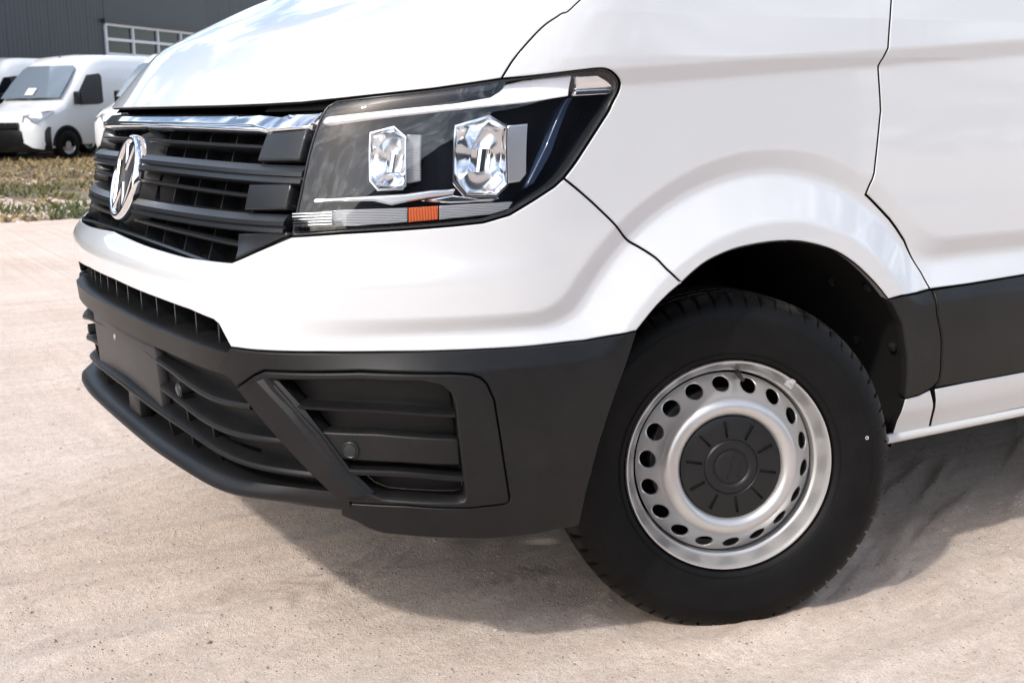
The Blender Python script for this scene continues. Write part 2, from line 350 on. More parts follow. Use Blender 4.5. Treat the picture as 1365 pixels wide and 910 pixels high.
def sweep(name, path, sec, m, parent, twin=False, ang=35, caps=True, fo=None):
    """a bar following the skin: path [(s, v)...], sec [(off, dv)...] closed section"""
    path = np.array(path, float); sec = np.array(sec, float); n, k = len(path), len(sec); V = []
    for o, dv in sec: V.append(S(path[:, 0], path[:, 1]+dv, np.full(n, o)+(fo(path[:, 0]) if fo else 0))[0])
    V = np.stack(V, 1).reshape(-1, 3); F = []
    for i in range(n-1):
        for j in range(k):
            a = i*k+j; b = i*k+(j+1) % k; F.append((a, b, b+k, a+k))
    if caps: F.append(tuple(reversed(range(k)))); F.append(tuple((n-1)*k+j for j in range(k)))
    me_v = V
    f0 = F[0]; c = V[:k].mean(0); nn = np.cross(V[f0[1]]-V[f0[0]], V[f0[2]]-V[f0[0]])
    if nn@(V[[f0[0], f0[1]]].mean(0)-c) < 0: F = [tuple(reversed(f)) for f in F]
    return mk(name, V, F, m, parent, ang=ang, twin=twin)
def srange(a, b, n=40, v=0): return [(s, v(s) if callable(v) else v) for s in np.linspace(a, b, n)]
def box(c, sz, R=None):
    V = np.array([(x, y, z) for x in (-.5, .5) for y in (-.5, .5) for z in (-.5, .5)])*np.array(sz)
    if R is not None: V = V @ np.array(R).T
    F = [(0, 1, 3, 2), (4, 6, 7, 5), (0, 4, 5, 1), (2, 3, 7, 6), (0, 2, 6, 4), (1, 5, 7, 3)]
    return V+np.array(c), F
def bevelled(me, w, seg=2, ang=35):
    bm = bmesh.new(); bm.from_mesh(me); bmesh.ops.bevel(bm, geom=[e for e in bm.edges if len(e.link_faces) == 2 and e.calc_face_angle(0) > R_(30)], offset=w, segments=seg, affect='EDGES', profile=.5)
    bm.to_mesh(me); bm.free(); me.polygons.foreach_set('use_smooth', [True]*len(me.polygons)); me.set_sharp_from_angle(angle=R_(ang)); return me
def lathe(prof, n=96, closed=False, y0=1):
    """turn [(r, y)...] about the local Y axis"""
    V = []; F = []; k = len(prof)
    for i in range(n):
        a = 2*math.pi*i/n; c, s_ = math.cos(a), math.sin(a)
        V += [(r*c, y, r*s_) for r, y in prof]
    for i in range(n):
        j = (i+1) % n
        for q in range(k if closed else k-1): F.append((i*k+q, i*k+(q+1) % k, j*k+(q+1) % k, j*k+q))
    return V, F
def tube(pts, r, n=10):
    pts = [Vector(p) for p in pts]; V = []; F = []
    for i, p in enumerate(pts):
        t = (pts[min(i+1, len(pts)-1)]-pts[max(i-1, 0)]).normalized(); u = t.cross(Vector((0, 0, 1)) if abs(t.z) < .9 else Vector((1, 0, 0))).normalized(); w = t.cross(u)
        rr = r[i] if hasattr(r, '__len__') else r
        V += [tuple(p+(u*math.cos(2*math.pi*j/n)+w*math.sin(2*math.pi*j/n))*rr) for j in range(n)]
    for i in range(len(pts)-1):
        for j in range(n): a = i*n+j; b = i*n+(j+1) % n; F.append((a, b, b+n, a+n))
    F.append(tuple(reversed(range(n)))); F.append(tuple((len(pts)-1)*n+j for j in range(n)))
    return V, F
def join(*parts):
    V = []; F = []
    for v, f in parts:
        b = len(V); V += [tuple(x) for x in v]; F += [tuple(i+b for i in q) for q in f]
    return V, F
# ------------------------------------------------------------------ setting: sand yard, grass, hall, parked vans
def vnoise(x, y, seed=0):
    """smooth value noise, numpy"""
    xi = np.floor(x).astype(np.int64); yi = np.floor(y).astype(np.int64); fx = x-xi; fy = y-yi; fx = fx*fx*(3-2*fx); fy = fy*fy*(3-2*fy)
    def h(a, b): n = (a*374761393+b*668265263+seed*974711) & 0x7fffffff; n = ((n ^ (n >> 13))*1274126177) & 0x7fffffff; return ((n ^ (n >> 16)) & 0xffff)/65535.
    return (h(xi, yi)*(1-fx)+h(xi+1, yi)*fx)*(1-fy)+(h(xi, yi+1)*(1-fx)+h(xi+1, yi+1)*fx)*fy
def fbm(x, y, oct=4, seed=0):
    r = 0; a = 1; t = 0
    for i in range(oct): r = r+a*vnoise(x*2**i+i*17.3, y*2**i-i*9.1, seed+i); t += a; a *= .5
    return r/t
def pg(x, y):
    d = pix_ray(x, y); p = CAM_POS-d*(CAM_POS.z/d.z); return np.array((p.x, p.y))
def seg_dist(X, Y, a, b):
    e = b-a; L = e@e; t = np.clip(((X-a[0])*e[0]+(Y-a[1])*e[1])/L, 0, 1); return np.hypot(X-a[0]-t*e[0], Y-a[1]-t*e[1]), t
def chev(X, Y, a, b, width, pitch, depth):
    """tread print along a-b: V-shaped lugs"""
    e = b-a; L = np.linalg.norm(e); t = e/L; n = np.array((-t[1], t[0])); u = (X-a[0])*t[0]+(Y-a[1])*t[1]; w = (X-a[0])*n[0]+(Y-a[1])*n[1]
    m = sstep((width/2-abs(w))/.025)*sstep(u/.08)*sstep((L-u)/.08)
    ph = ((u+abs(w)*.75)/pitch) % 1.0
    lug = sstep((.30-abs(ph-.5))/.10)
    return m*(-depth*.35+lug*depth*-1.0+depth*.5)+m*.25*depth*fbm(X*60, Y*60, 2, 5)
def ground_z(X, Y):
    z = .030*(fbm(X*.45, Y*.45, 3, 1)-.5)*sstep((np.hypot(X-.0, Y-.1)-.6)/1.5)
    z = z+.012*(fbm(X*2.6, Y*2.6, 4, 2)-.5)+.008*(fbm(X*9, Y*9, 4, 3)-.5)
    near = (X > -3.5) & (X < 4) & (Y > -2) & (Y < 6)
    # wheel ruts sweeping past the bumper
    for (p, q, w, dpt) in (((-60, 868), (520, 735), .16, .012), ((-60, 770), (470, 690), .13, .008), ((60, 900), (760, 790), .10, .003), ((960, 910), (1365, 770), .12, .007)):
        d, t = seg_dist(X, Y, pg(*p), pg(*q)); z = z-dpt*np.exp(-(d/(w*.5))**2)+dpt*.8*np.exp(-((d-w)/(w*.28))**2)
    z = z+np.where(near, (chev(X, Y, pg(150, 868), pg(500, 752), .20, .085, .0038)+chev(X, Y, pg(1190, 655), pg(1365, 610), .10, .035, .005)+chev(X, Y, pg(520, 790), pg(760, 762), .18, .04, .0045))*sstep((fbm(X*6, Y*6, 3, 31)-.46)/.12), 0)
    # long scuffs
    s_ = fbm((X*.85+Y*.5)*3, (Y*.85-X*.5)*26, 3, 8); z = z+.030*np.maximum(s_-.52, 0)
    # berm around the tyre's footprint
    d = np.hypot((X-.0)/1.3, (Y-.18)/.9); z = z+.010*np.exp(-((d-.19)/.05)**2)*(.5+fbm(X*22, Y*22, 3, 12))
    return z
def spaced(lo, hi, d, far):
    a = np.arange(lo, hi+d/2, d); out = list(a); s = d
    x = hi; 
    while x < far: s *= 1.22; x += s; out.append(x)
    x = lo; s = d
    while x > -far: s *= 1.22; x -= s; out.insert(0, x)
    return np.array(out)
gx = spaced(-2.3, 2.0, .0115, 600); gy = spaced(-.95, 2.2, .0115, 600)
GX, GY = np.meshgrid(gx, gy, indexing='ij'); GZ = ground_z(GX, GY)*np.clip(1.4-np.hypot(GX, GY)/40, .0, 1)
gme = bpy.data.meshes.new('ground'); _vv2 = np.stack([GX, GY, GZ], -1).reshape(-1, 3); _q2 = _quads(len(gx), len(gy))
gme.vertices.add(len(_vv2)); gme.vertices.foreach_set('co', _vv2.ravel().astype(np.float32)); gme.loops.add(len(_q2)*4); gme.loops.foreach_set('vertex_index', _q2.ravel().astype(np.int32))
gme.polygons.add(len(_q2)); gme.polygons.foreach_set('loop_start', np.arange(len(_q2), dtype=np.int32)*4); gme.polygons.foreach_set('loop_total', np.full(len(_q2), 4, np.int32)); gme.update(); gme.validate()
gme.polygons.foreach_set('use_smooth', [True]*len(gme.polygons))
def sand_mat():
    m = bpy.data.materials.new('trodden sand'); m.use_nodes = True; nt = m.node_tree; n = nt.nodes; l = nt.links; b = n['Principled BSDF']; b.inputs['Roughness'].default_value = .95; b.inputs['Specular IOR Level'].default_value = .15
    tc = n.new('ShaderNodeTexCoord')
    def noise(sc, det, rough=.6, vec=None):
        t = n.new('ShaderNodeTexNoise'); t.inputs['Scale'].default_value = sc; t.inputs['Detail'].default_value = det; t.inputs['Roughness'].default_value = rough; l.new(vec or tc.outputs['Object'], t.inputs['Vector']); return t
    def ramp(src, a, b_, c0, c1):
        r = n.new('ShaderNodeValToRGB'); r.color_ramp.elements[0].position = a; r.color_ramp.elements[1].position = b_; r.color_ramp.elements[0].color = (*c0, 1); r.color_ramp.elements[1].color = (*c1, 1); l.new(src, r.inputs[0]); return r
    def mix(f, a, b_, mode='MIX'):
        x = n.new('ShaderNodeMix'); x.data_type = 'RGBA'; x.blend_type = mode
        if hasattr(f, 'links'): l.new(f, x.inputs[0])
        else: x.inputs[0].default_value = f
        l.new(a, x.inputs[6]); l.new(b_, x.inputs[7]); return x.outputs[2]
    big = ramp(noise(1.1, 6).outputs[0], .30, .70, (.70, .580, .490), (.82, .722, .640))
    mp = n.new('ShaderNodeMapping'); mp.inputs['Rotation'].default_value = (0, 0, R_(28)); mp.inputs['Scale'].default_value = (.5, 5.5, 1); l.new(tc.outputs['Object'], mp.inputs[0])
    streak = ramp(noise(2.2, 8, .72, mp.outputs[0]).outputs[0], .36, .62, (.82, .775, .735), (1, 1, 1))
    grain = ramp(noise(260, 3, .75).outputs[0], .32, .68, (.78, .76, .74), (1.2, 1.2, 1.2))
    mid = ramp(noise(34, 6, .75).outputs[0], .30, .66, (.86, .83, .80), (1.12, 1.12, 1.12))
    vo = n.new('ShaderNodeTexVoronoi'); vo.inputs['Scale'].default_value = 95; vo.inputs['Randomness'].default_value = 1; l.new(tc.outputs['Object'], vo.inputs['Vector'])
    grit = ramp(vo.outputs['Distance'], .10, .24, (.48, .45, .43), (1, 1, 1)); sel = ramp(vo.outputs['Color'], .72, .78, (0, 0, 0), (1, 1, 1))
    c = mix(.6, big.outputs[0], streak.outputs[0], 'MULTIPLY'); c = mix(.9, c, grain.outputs[0], 'MULTIPLY'); c = mix(.9, c, mid.outputs[0], 'MULTIPLY')
    g2 = mix(1.0, c, grit.outputs[0], 'MULTIPLY'); c = mix(sel.outputs[0], c, g2)
    l.new(c, b.inputs['Base Color'])
    add = n.new('ShaderNodeMath'); add.operation = 'MULTIPLY_ADD'; l.new(noise(330, 4, .8).outputs[0], add.inputs[0]); add.inputs[1].default_value = .45; l.new(noise(70, 6, .75).outputs[0], add.inputs[2])
    vr = ramp(vo.outputs['Distance'], .05, .30, (1, 1, 1), (0, 0, 0)); vm = n.new('ShaderNodeMath'); vm.operation = 'MULTIPLY'; l.new(vr.outputs[0], vm.inputs[0]); l.new(sel.outputs[0], vm.inputs[1])
    ad2 = n.new('ShaderNodeMath'); ad2.operation = 'MULTIPLY_ADD'; l.new(vm.outputs[0], ad2.inputs[0]); ad2.inputs[1].default_value = .9; l.new(add.outputs[0], ad2.inputs[2])
    bp = n.new('ShaderNodeBump'); bp.inputs['Strength'].default_value = .9; bp.inputs['Distance'].default_value = .009; l.new(ad2.outputs[0], bp.inputs['Height']); l.new(bp.outputs[0], b.inputs['Normal'])
    return m
ground = link('ground', gme, sand_mat()); ground['kind'] = 'structure'
# pebbles and crumbs of sand
def rock_mesh(seed):
    bm = bmesh.new(); bmesh.ops.create_icosphere(bm, subdivisions=1, radius=1); r = np.random.default_rng(seed)
    for v in bm.verts: v.co *= .75+.5*r.random(); v.co.z *= .6
    V = [tuple(v.co) for v in bm.verts]; F = [tuple(v.index for v in f.verts) for f in bm.faces]; bm.free(); return np.array(V), F
def pebbles():
    rocks = [rock_mesh(i) for i in range(6)]; V = []; F = []; r = np.random.default_rng(3); nb = 0; n = 14000
    PX = r.uniform(-2.4, 2.2, n); PY = np.where(r.random(n) < .55, r.uniform(-.95, 5, n), r.uniform(-.9, 1.5, n)); PZ = ground_z(PX, PY)
    for i in range(n):
        x, y = PX[i], PY[i]
        sz = .0009+.0036*r.random()**5+(.006*r.random() if r.random() < .018 else 0)
        v, f = rocks[i % 6]; a = r.uniform(0, 6.28); c, s_ = math.cos(a), math.sin(a)
        w = v*sz*np.array((r.uniform(.8, 1.5), 1, 1)); w = np.stack([w[:, 0]*c-w[:, 1]*s_, w[:, 0]*s_+w[:, 1]*c, w[:, 2]], -1)
        V.append(w+np.array((x, y, PZ[i]+sz*.25))) ; F += [tuple(k+nb for k in q) for q in f]; nb += len(v)
    return np.vstack(V), F
V, F = pebbles(); pb = mk('gravel', V, F, mat('pebble', (.50, .43, .38), .9, var=.5, vscale=14), smooth=False)
label(pb, 'fine gravel and crumbs scattered over the pinkish sand yard', 'gravel', kind='stuff')

# grass verge between the yard and the parked vans
def verge_line(x): return 11.3+.10*x
def grass():
    r = np.random.default_rng(11); n = 46000; x = r.uniform(-5, 11, n); y = verge_line(x)+.2+r.random(n)**1.25*19; 
    green = sstep((fbm(x*.8, y*.35, 3, 4)-.44)/.16)*np.clip(1.25-(y-12)/9, .15, 1)
    keep = (fbm(x*2.2, y*1.2, 2, 9)+.25*green > .40) ; x, y, green = x[keep], y[keep], green[keep]; n = len(x)
    h = (.02+.06*r.random(n))*(.7+.9*green)*(1+1.2*(y > 25.5)*r.random(n)); a = r.uniform(0, 6.28, n); w = .006+.010*r.random(n)+.0006*y; lx = r.normal(0, .06, n); ly = r.normal(0, .06, n)
    c, s_ = np.cos(a)*w, np.sin(a)*w
    z0 = np.zeros(n)-.01
    V = np.stack([np.stack([x-c, y-s_, z0], -1), np.stack([x+c, y+s_, z0], -1), np.stack([x+lx*.5+c*.6, y+ly*.5+s_*.6, h*.6], -1), np.stack([x+lx, y+ly, h], -1)], 1).reshape(-1, 3)
    F = np.concatenate([np.stack([np.arange(n)*4, np.arange(n)*4+1, np.arange(n)*4+2], -1), np.stack([np.arange(n)*4, np.arange(n)*4+2, np.arange(n)*4+3], -1)])
    col = np.stack([.30-.225*green, .220-.120*green, .105-.072*green], -1)*(.6+.7*r.random(n))[:, None]
    return V, F, np.repeat(col, 4, 0)
V, F, colr = grass(); gme2 = mesh('grass', V, F, smooth=False); ca = gme2.color_attributes.new('tint', 'FLOAT_COLOR', 'POINT'); ca.data.foreach_set('color', np.c_[colr, np.ones(len(colr))].ravel())
gmt = bpy.data.materials.new('grass blades'); gmt.use_nodes = True; nn_ = gmt.node_tree.nodes; at = nn_.new('ShaderNodeAttribute'); at.attribute_name = 'tint'; gmt.node_tree.links.new(at.outputs[0], nn_['Principled BSDF'].inputs['Base Color']); nn_['Principled BSDF'].inputs['Roughness'].default_value = .8
gr = link('grass', gme2, gmt); label(gr, 'dry patchy grass strip between the sand yard and the parked vans', 'grass', kind='stuff')
V = []; xs = np.linspace(-60, 90, 40)
V = [(x, verge_line(x)+.35*math.sin(x*2.1)+.2*math.sin(x*5.3), .004) for x in xs]+[(x, 40+.1*x, .004) for x in xs]
vg = mk('verge', V, [(i, i+1, 41+i, 40+i) for i in range(39)], mat('dry verge soil', (.21, .165, .11), .95, var=.5, vscale=1.3, bump=.5, bscale=20)); vg['kind'] = 'structure'

# hall behind
wdir = Vector((pix_ray(1050, 140).x, pix_ray(1050, 140).y, 0)).normalized(); wnor = Vector((wdir.y, -wdir.x, 0))
if wnor.y > 0: wnor = -wnor
d0 = pix_ray(100, 120); W0 = CAM_POS+d0*(39.0/Vector((d0.x, d0.y)).length); W0.z = 0
hall = empty('industrial_hall'); hall.matrix_world = Matrix((( *wdir.xy, 0, W0.x),)[:0] or ((wdir.x, -wnor.x, 0, W0.x), (wdir.y, -wnor.y, 0, W0.y), (0, 0, 1, 0), (0, 0, 0, 1)))
label(hall, 'dark grey metal-clad industrial hall behind the parked vans', 'building')
HALLM = mat('anthracite cladding', (.030, .037, .044), .5, var=.08, vscale=1.5)
hw = hall.matrix_world.inverted()
def wall_px(x, y):
    d = pix_ray(x, y); t = (W0-CAM_POS).dot(wnor)/d.dot(wnor); return hw @ (CAM_POS+d*t)
a_, b_ = wall_px(141, 32), wall_px(148, 82); c_ = wall_px(243, 48)
WX0, WX1 = (a_.x+b_.x)/2, c_.x; WZ1 = a_.z; WZ0 = .05
PW = (WX1-WX0)/3; PH = (a_.z-wall_px(144, 52).z)
V, F = box((0, .30, 2.85), (120, .3, 5.7)); mk('wall_core', V, F, HALLM, hall, smooth=False)
def ribbed_panel(w, h):
    xs = []; 
    for k in range(5): xs += [(k*w/5+.004, 0), (k*w/5+.03, -.006), (k*w/5+w/5-.03, -.006), (k*w/5+w/5-.004, 0)]
    V = [(x, y, z) for z in (0, h) for x, y in [(0.003, .05)]+xs+[(w-.003, .05)]]; k = len(V)//2
    return V, [(i, i+1, k+i+1, k+i) for i in range(k-1)]
V, F = ribbed_panel(1.0, 5.75); pm = mesh('cladding_panel', V, F, smooth=False)
for i in range(-14, 26):
    x0 = WX0+i*1.0
    if WX0-.02 <= x0+.5 <= WX0+4*PW+.02: continue
    o = link('cladding_panel', pm, HALLM, hall) if i == -14 else bpy.data.objects.new('cladding_panel', pm)
    if i != -14: COL.objects.link(o); o.parent = hall
    o.location = (x0, .10, 0)
nW = int(math.ceil(4*PW)); V, F = box((WX0+nW/2, .115, WZ1+.1+(5.75-WZ1-.1)/2), (nW-.006, .05, 5.75-WZ1-.1)); mk('lintel_panel', V, F, HALLM, hall, smooth=False)
if nW > 4*PW+.1: V, F = box((WX0+4*PW+(nW-4*PW)/2, .115, WZ1/2), (nW-4*PW-.01, .05, WZ1+.1)); mk('side_panel', V, F, HALLM, hall, smooth=False)
gd = empty('glazed_door', (WX0, .10, 0), hall)
FRM = mat('white door frame', (.75, .75, .75), .5); PANE = mat('hall glazing', (.014, .017, .021), .12, spec=.3)
for i in range(5): V, F = box((i*PW, -.02, WZ1/2), (.085, .09, WZ1)); mk('mullion', V, F, FRM, gd, smooth=False)
nr = int(WZ1/PH)
for j in range(nr+1): V, F = box((2*PW, -.015, WZ1-j*PH), (4*PW, .07, .085)); mk('rail', V, F, FRM, gd, smooth=False)
for i in range(4):
    for j in range(nr): V, F = box((i*PW+PW/2, .012, WZ1-j*PH-PH/2), (PW-.09, .02, PH-.09)); mk('pane', V, F, PANE, gd, smooth=False)
V, F = box((2*PW, -.05, WZ1+.10), (4*PW+.3, .16, .10)); mk('hood_rail', V, F, mat('dark flashing', (.03, .03, .032), .5), gd, smooth=False)

# row of parked vans
def loft(secs, closed_ends=True):
    k = len(secs[0]); V = [p for s_ in secs for p in s_]; F = []
    for i in range(len(secs)-1):
        for j in range(k-1): a = i*k+j; F.append((a, a+k, a+k+1, a+1))
    if closed_ends: F.append(tuple(range(k))); F.append(tuple(reversed(range((len(secs)-1)*k, len(secs)*k))))
    return V, F
def fix_normals(o):
    bm = bmesh.new(); bm.from_mesh(o.data); bmesh.ops.recalc_face_normals(bm, faces=bm.faces); bm.to_mesh(o.data); bm.free(); return o
BGW = mat('parked van white', (.74, .75, .75), .35, coat=.6)
def parked_van():
    """panel van, nose towards -X, front axle at x = 0, y = 0 on its centre line"""
    r = empty('parked_van')
    # body sections along the length: (x, zbottom, zshoulder, ztop, half width, top half width)
    prof = [(-.92, .42, .62, .80, .60, .50), (-.88, .30, .70, .98, .84, .66), (-.70, .26, .85, 1.10, .97, .78), (-.40, .28, .98, 1.20, 1.01, .84), (-.05, .34, 1.10, 1.33, 1.02, .86), (.02, .34, 1.12, 1.38, 1.02, .86)]
    def sec(x, zb, zs, zt, w, wt):
        p = [(-w*.96, zb), (-w, zb+.12), (-w, zs), (-w*.985, zs+(zt-zs)*.45), (-wt-(w-wt)*.35, zt-.05), (-wt, zt-.012), (-wt*.5, zt+.012), (0, zt+.018)]
        return [(x, y, z) for y, z in p]+[(x, -y, z) for y, z in p[-2::-1]]
    V, F = loft([sec(*q) for q in prof]); fix_normals(mk('front_body', V, F, BGW, r, ang=50))
    p2 = [(.02, .34, 1.12, 1.38, 1.02, .88), (.35, .34, 1.30, 1.72, 1.02, .85), (.66, .34, 1.50, 2.05, 1.02, .81), (.86, .34, 1.6, 2.24, 1.02, .80), (1.10, .34, 1.7, 2.36, 1.02, .82), (1.5, .34, 1.75, 2.41, 1.02, .84), (3.0, .34, 1.75, 2.42, 1.02, .84), (4.60, .34, 1.75, 2.40, 1.01, .83), (4.68, .36, 1.7, 2.34, .98, .78)]
    def sec2(x, zb, zs, zt, w, wt):
        p = [(-w*.97, zb), (-w, zb+.1), (-w, 1.1), (-w, min(zs, zt-.25)), (-w*.955, zt-.16), (-wt-.03, zt-.04), (-wt+.08, zt), (0, zt+.03)]
        return [(x, y, z) for y, z in p]+[(x, -y, z) for y, z in p[-2::-1]]
    V, F = loft([sec2(*q) for q in p2]); fix_normals(mk('rear_body', V, F, BGW, r, ang=50))
    # windscreen standing proud of the slope
    rows = []
    for x, z, w in ((-.02, 1.40, .90), (.34, 1.77, .87), (.66, 2.08, .80), (.74, 2.15, .70)):
        rows.append([(x-.035-.05*(1-(y/w)**2), y, z+.012) for y in np.linspace(-w, w, 9)])
    V, F = loft(rows, False); fix_normals(mk('windscreen', V, F, mat('parked windscreen', (.16, .20, .24), .06, spec=.8), r))
    V, F = box((.0, .0, 1.56), (.01, .26, .22), Matrix.Rotation(R_(44), 3, 'Y')); mk('paper', V, F, mat('white paper', (.7, .7, .7), .8), r, smooth=False)
    for s_ in (-1, 1):
        win = [(.36, 1.30), (.42, 1.48), (.78, 1.93), (1.18, 1.97), (1.24, 1.90), (1.24, 1.30), (1.1, 1.26), (.5, 1.24)]
        V = [(x, s_*1.030-s_*max(0, z-1.72)*.06, z) for x, z in win]+[(x, s_*.97-s_*max(0, z-1.72)*.06, z) for x, z in win]; n = len(win)
        F = [tuple(range(n))]+[(j, (j+1) % n, n+(j+1) % n, n+j) for j in range(n)]; fix_normals(mk('side_window', V, F, GLASSD, r, smooth=False))
        V, F = box((.30, s_*1.14, 1.40), (.13, .20, .30)); mm = mk('mirror', V, F, PLASTIC, r); bevelled(mm.data, .04, 2)
        # headlight: swept wedge
        hp = [(-.86, .56, .84), (-.80, .90, .84), (-.50, 1.03, 1.00), (-.36, 1.035, 1.10), (-.48, .95, 1.10), (-.84, .58, 1.00)]
        V = [(x, s_*y, z) for x, y, z in hp]+[(x+.06, s_*(y-.06), z) for x, y, z in hp]; n = 6; F = [tuple(range(n))]+[(j, (j+1) % n, n+(j+1) % n, n+j) for j in range(n)]
        for i in range(n): pass
        V = [(x-.045, y*1.02, z+.02) for x, y, z in V]; fix_normals(mk('headlight', V, F, mat('parked headlight', (.45, .46, .48), .12, metal=.6, coat=1), r, smooth=False))
        # wheel arch + wheel
        for xw in (0, 3.45):
            w = empty('wheel', (xw, s_*.935, .335), r)
            V, F = lathe([(.20, -.10), (.30, -.11), (.33, -.09), (.335, -.05), (.335, .05), (.33, .09), (.30, .11), (.215, .10)], 40); fix_normals(mk('tyre', V, F, RUBBER, w, ang=40))
            V, F = lathe([(.215, -s_*.0+s_*.095), (.20, s_*.07), (.13, s_*.05), (.11, s_*.085), (.06, s_*.09), (.001, s_*.09)], 36); fix_normals(mk('rim', V, F, RIMP, w, ang=40))
            V = []; 
            for i in range(21):
                a = math.pi*i/20; V += [(xw+.40*math.cos(a), s_*1.023, .335+.40*math.sin(a)), (xw+.455*math.cos(a), s_*1.027, .335+.455*math.sin(a)), (xw+.46*math.cos(a), s_*.98, .335+.46*math.sin(a)), (xw+.40*math.cos(a), s_*.98, .335+.40*math.sin(a))]
            F = [(i*4+j, i*4+(j+1) % 4, i*4+4+(j+1) % 4, i*4+4+j) for i in range(20) for j in range(4)]; fix_normals(mk('arch', V, F, PLASTIC, r, ang=50))
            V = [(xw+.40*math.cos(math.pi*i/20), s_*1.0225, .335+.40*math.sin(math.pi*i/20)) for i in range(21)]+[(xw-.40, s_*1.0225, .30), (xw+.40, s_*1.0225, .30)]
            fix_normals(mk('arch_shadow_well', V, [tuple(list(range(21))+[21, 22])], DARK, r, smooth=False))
    # bumper wraps the nose
    rows = []
    for z, d in ((.20, -.02), (.28, .06), (.46, .085), (.66, .075), (.76, .03)):
        rows.append([(-.90-d+.42*(abs(y)/1.02)**3.2, y*(1+d*.6), z) for y in np.linspace(-1.02, 1.02, 21)])
    V, F = loft(rows, False); fix_normals(mk('bumper', V, F, PLASTIC, r, ang=40))
    V, F = box((-.955, 0, .80), (.06, 1.0, .14)); gg = mk('grille', V, F, GLOSSBLK, r); bevelled(gg.data, .02, 2)
    V, F = tube([(1.0, .0, 2.36), (1.06, 0, 2.43), (1.16, 0, 2.56)], .012, 8); mk('antenna', V, F, GLOSSBLK, r)
    for s_ in (-1, 1): V, F = tube([(-.06, s_*.1, 1.385), (-.02, s_*.45, 1.41), (.02, s_*.80, 1.46)], .012, 6); mk('wiper', V, F, GLOSSBLK, r)
    return r
pv = parked_van()
fA = math.atan2(-.58, -.815)                                       # heading of the row
def put_van(o, c, scale=1.0): o.location = (c[0], c[1], 0); o.rotation_euler = (0, 0, fA-math.pi)
fw = np.array((math.cos(fA), math.sin(fA))); lf = np.array((-fw[1], fw[0]))          # forward and left of the parked vans
A0 = np.array(pg(90, 213))-lf*.95
GRP = 'white vans parked in a row before the hall'
put_van(pv, A0); label(pv, 'white parked van with a paper sheet behind its windscreen, before the hall', 'van', GRP)
def copy_tree0(o, parent=None):
    ch = [c for c in bpy.data.objects if c.parent == o]; c = o.copy(); COL.objects.link(c); c.parent = parent
    for q in ch: copy_tree0(q, c)
    return c
pB = copy_tree0(pv); put_van(pB, A0-lf*2.45+fw*.15); pB['label'] = 'white parked van at the left picture edge, cut off by the frame'
pC = copy_tree0(pv); put_van(pC, A0+lf*3.3-fw*.2); pC['label'] = 'white parked van mostly hidden behind the close van\'s bonnet'
for v_ in (pB, pC):
    for q in [c for c in bpy.data.objects if c.parent == v_ and c.name.startswith('paper')]: bpy.data.objects.remove(q)

# unseen dark hall added behind the camera, to shape reflections in flank and lamp glass
hall2 = empty('added_reflection_hall', (-2, -17, 0)); label(hall2, 'unseen dark hall added behind the camera to be mirrored in the close van', 'building')
for i in range(14): V, F = box((-21+i*3.0, 0, 2.2), (2.97, .3, 4.4)); mk('wall_panel', V, F, HALLM, hall2, smooth=False)
V, F = box((-1.5, -2.5, 4.47), (42.4, 5.6, .14)); mk('roof', V, F, MATS['dark flashing'], hall2, smooth=False)
# ------------------------------------------------------------------ THE VAN
van = empty('delivery_van')
label(van, 'close white delivery van with chrome-edged black grille and unpainted dark bumper', 'van')
def bow(pts, off=-.01):
    q = np.array(uvo(pts, off)); A = np.c_[np.ones(len(q)), q[:, 0]**2]; c = np.linalg.lstsq(A, q[:, 1], rcond=None)[0]
    return lambda s: c[0]+c[1]*s*s
L_HOODTOP = UV((300, 140.5), (350, 138.6), (400, 136), (447, 131.5), (510, 125), (576, 118), (630, 110.5), (668.5, 105))
L_SHUT = UV((668.5, 105), (685, 79), (706, 54), (727, 33), (747.5, 19), (772.6, 1))
VR = float(z2v(1.50))
sh1 = (L_SHUT[-1][0]+.03, VR*.5+L_SHUT[-1][1]*.5); sh2 = (L_SHUT[-1][0]+.075, VR)
L_SHUT2 = smooth_line(L_SHUT+[sh1, sh2])
hv = float(np.mean([p[1] for p in L_HOODTOP[:2]]))
panel('hood', sym([(0, hv-.001)]+L_HOODTOP[:-1]+L_SHUT2+[(.6, VR+.004), (0, VR+.012)]), PAINT, van, grid=.016, thick=.008, gap=.0026)
# --- left (near) fender
L_LTOP = UV((668.5, 105), (714, 101), (766, 95), (797, 91.5), (810, 93), (820, 99.5), (826.5, 109), (826, 120), (815, 143), (803, 163), (785, 191), (768, 217), (752, 238))
L_SEAM = UV((752, 238), (770, 252.5), (790, 270), (810, 289), (824, 304), (836, 319.5), (852, 329), (875, 344), (892, 361), (909, 377.5))
L_ARCH = UV((909, 377.5), (928, 360), (948, 346), (978, 333), (1008, 326), (1035, 322.5), (1062, 322), (1090, 327), (1116, 336), (1138, 350), (1156, 366), (1172, 383), (1185, 399.5))
L_GAP = UV((1241, 385.5), (1228, 362), (1215, 341), (1206, 321), (1195, 304), (1186, 292), (1175.7, 281), (1165, 270), (1154.5, 259.5), (1160, 246), (1166, 231), (1170, 195), (1174.7, 148), (1173, 115), (1171.7, 88), (1184.6, 64), (1187, 30), (1189, 1))
gt = (L_GAP[-1][0]+.01, VR)
panel('fender', smooth_line(L_LTOP)+smooth_line(L_SEAM)[1:]+smooth_line(L_ARCH)[1:]+UV((1203, 394.5), (1222, 391))+L_GAP+[gt, (sh2[0], VR+.0)]+L_SHUT2[::-1][1:-1], PAINT, van, grid=.0065, thick=.010, gap=.0024, twin=True)
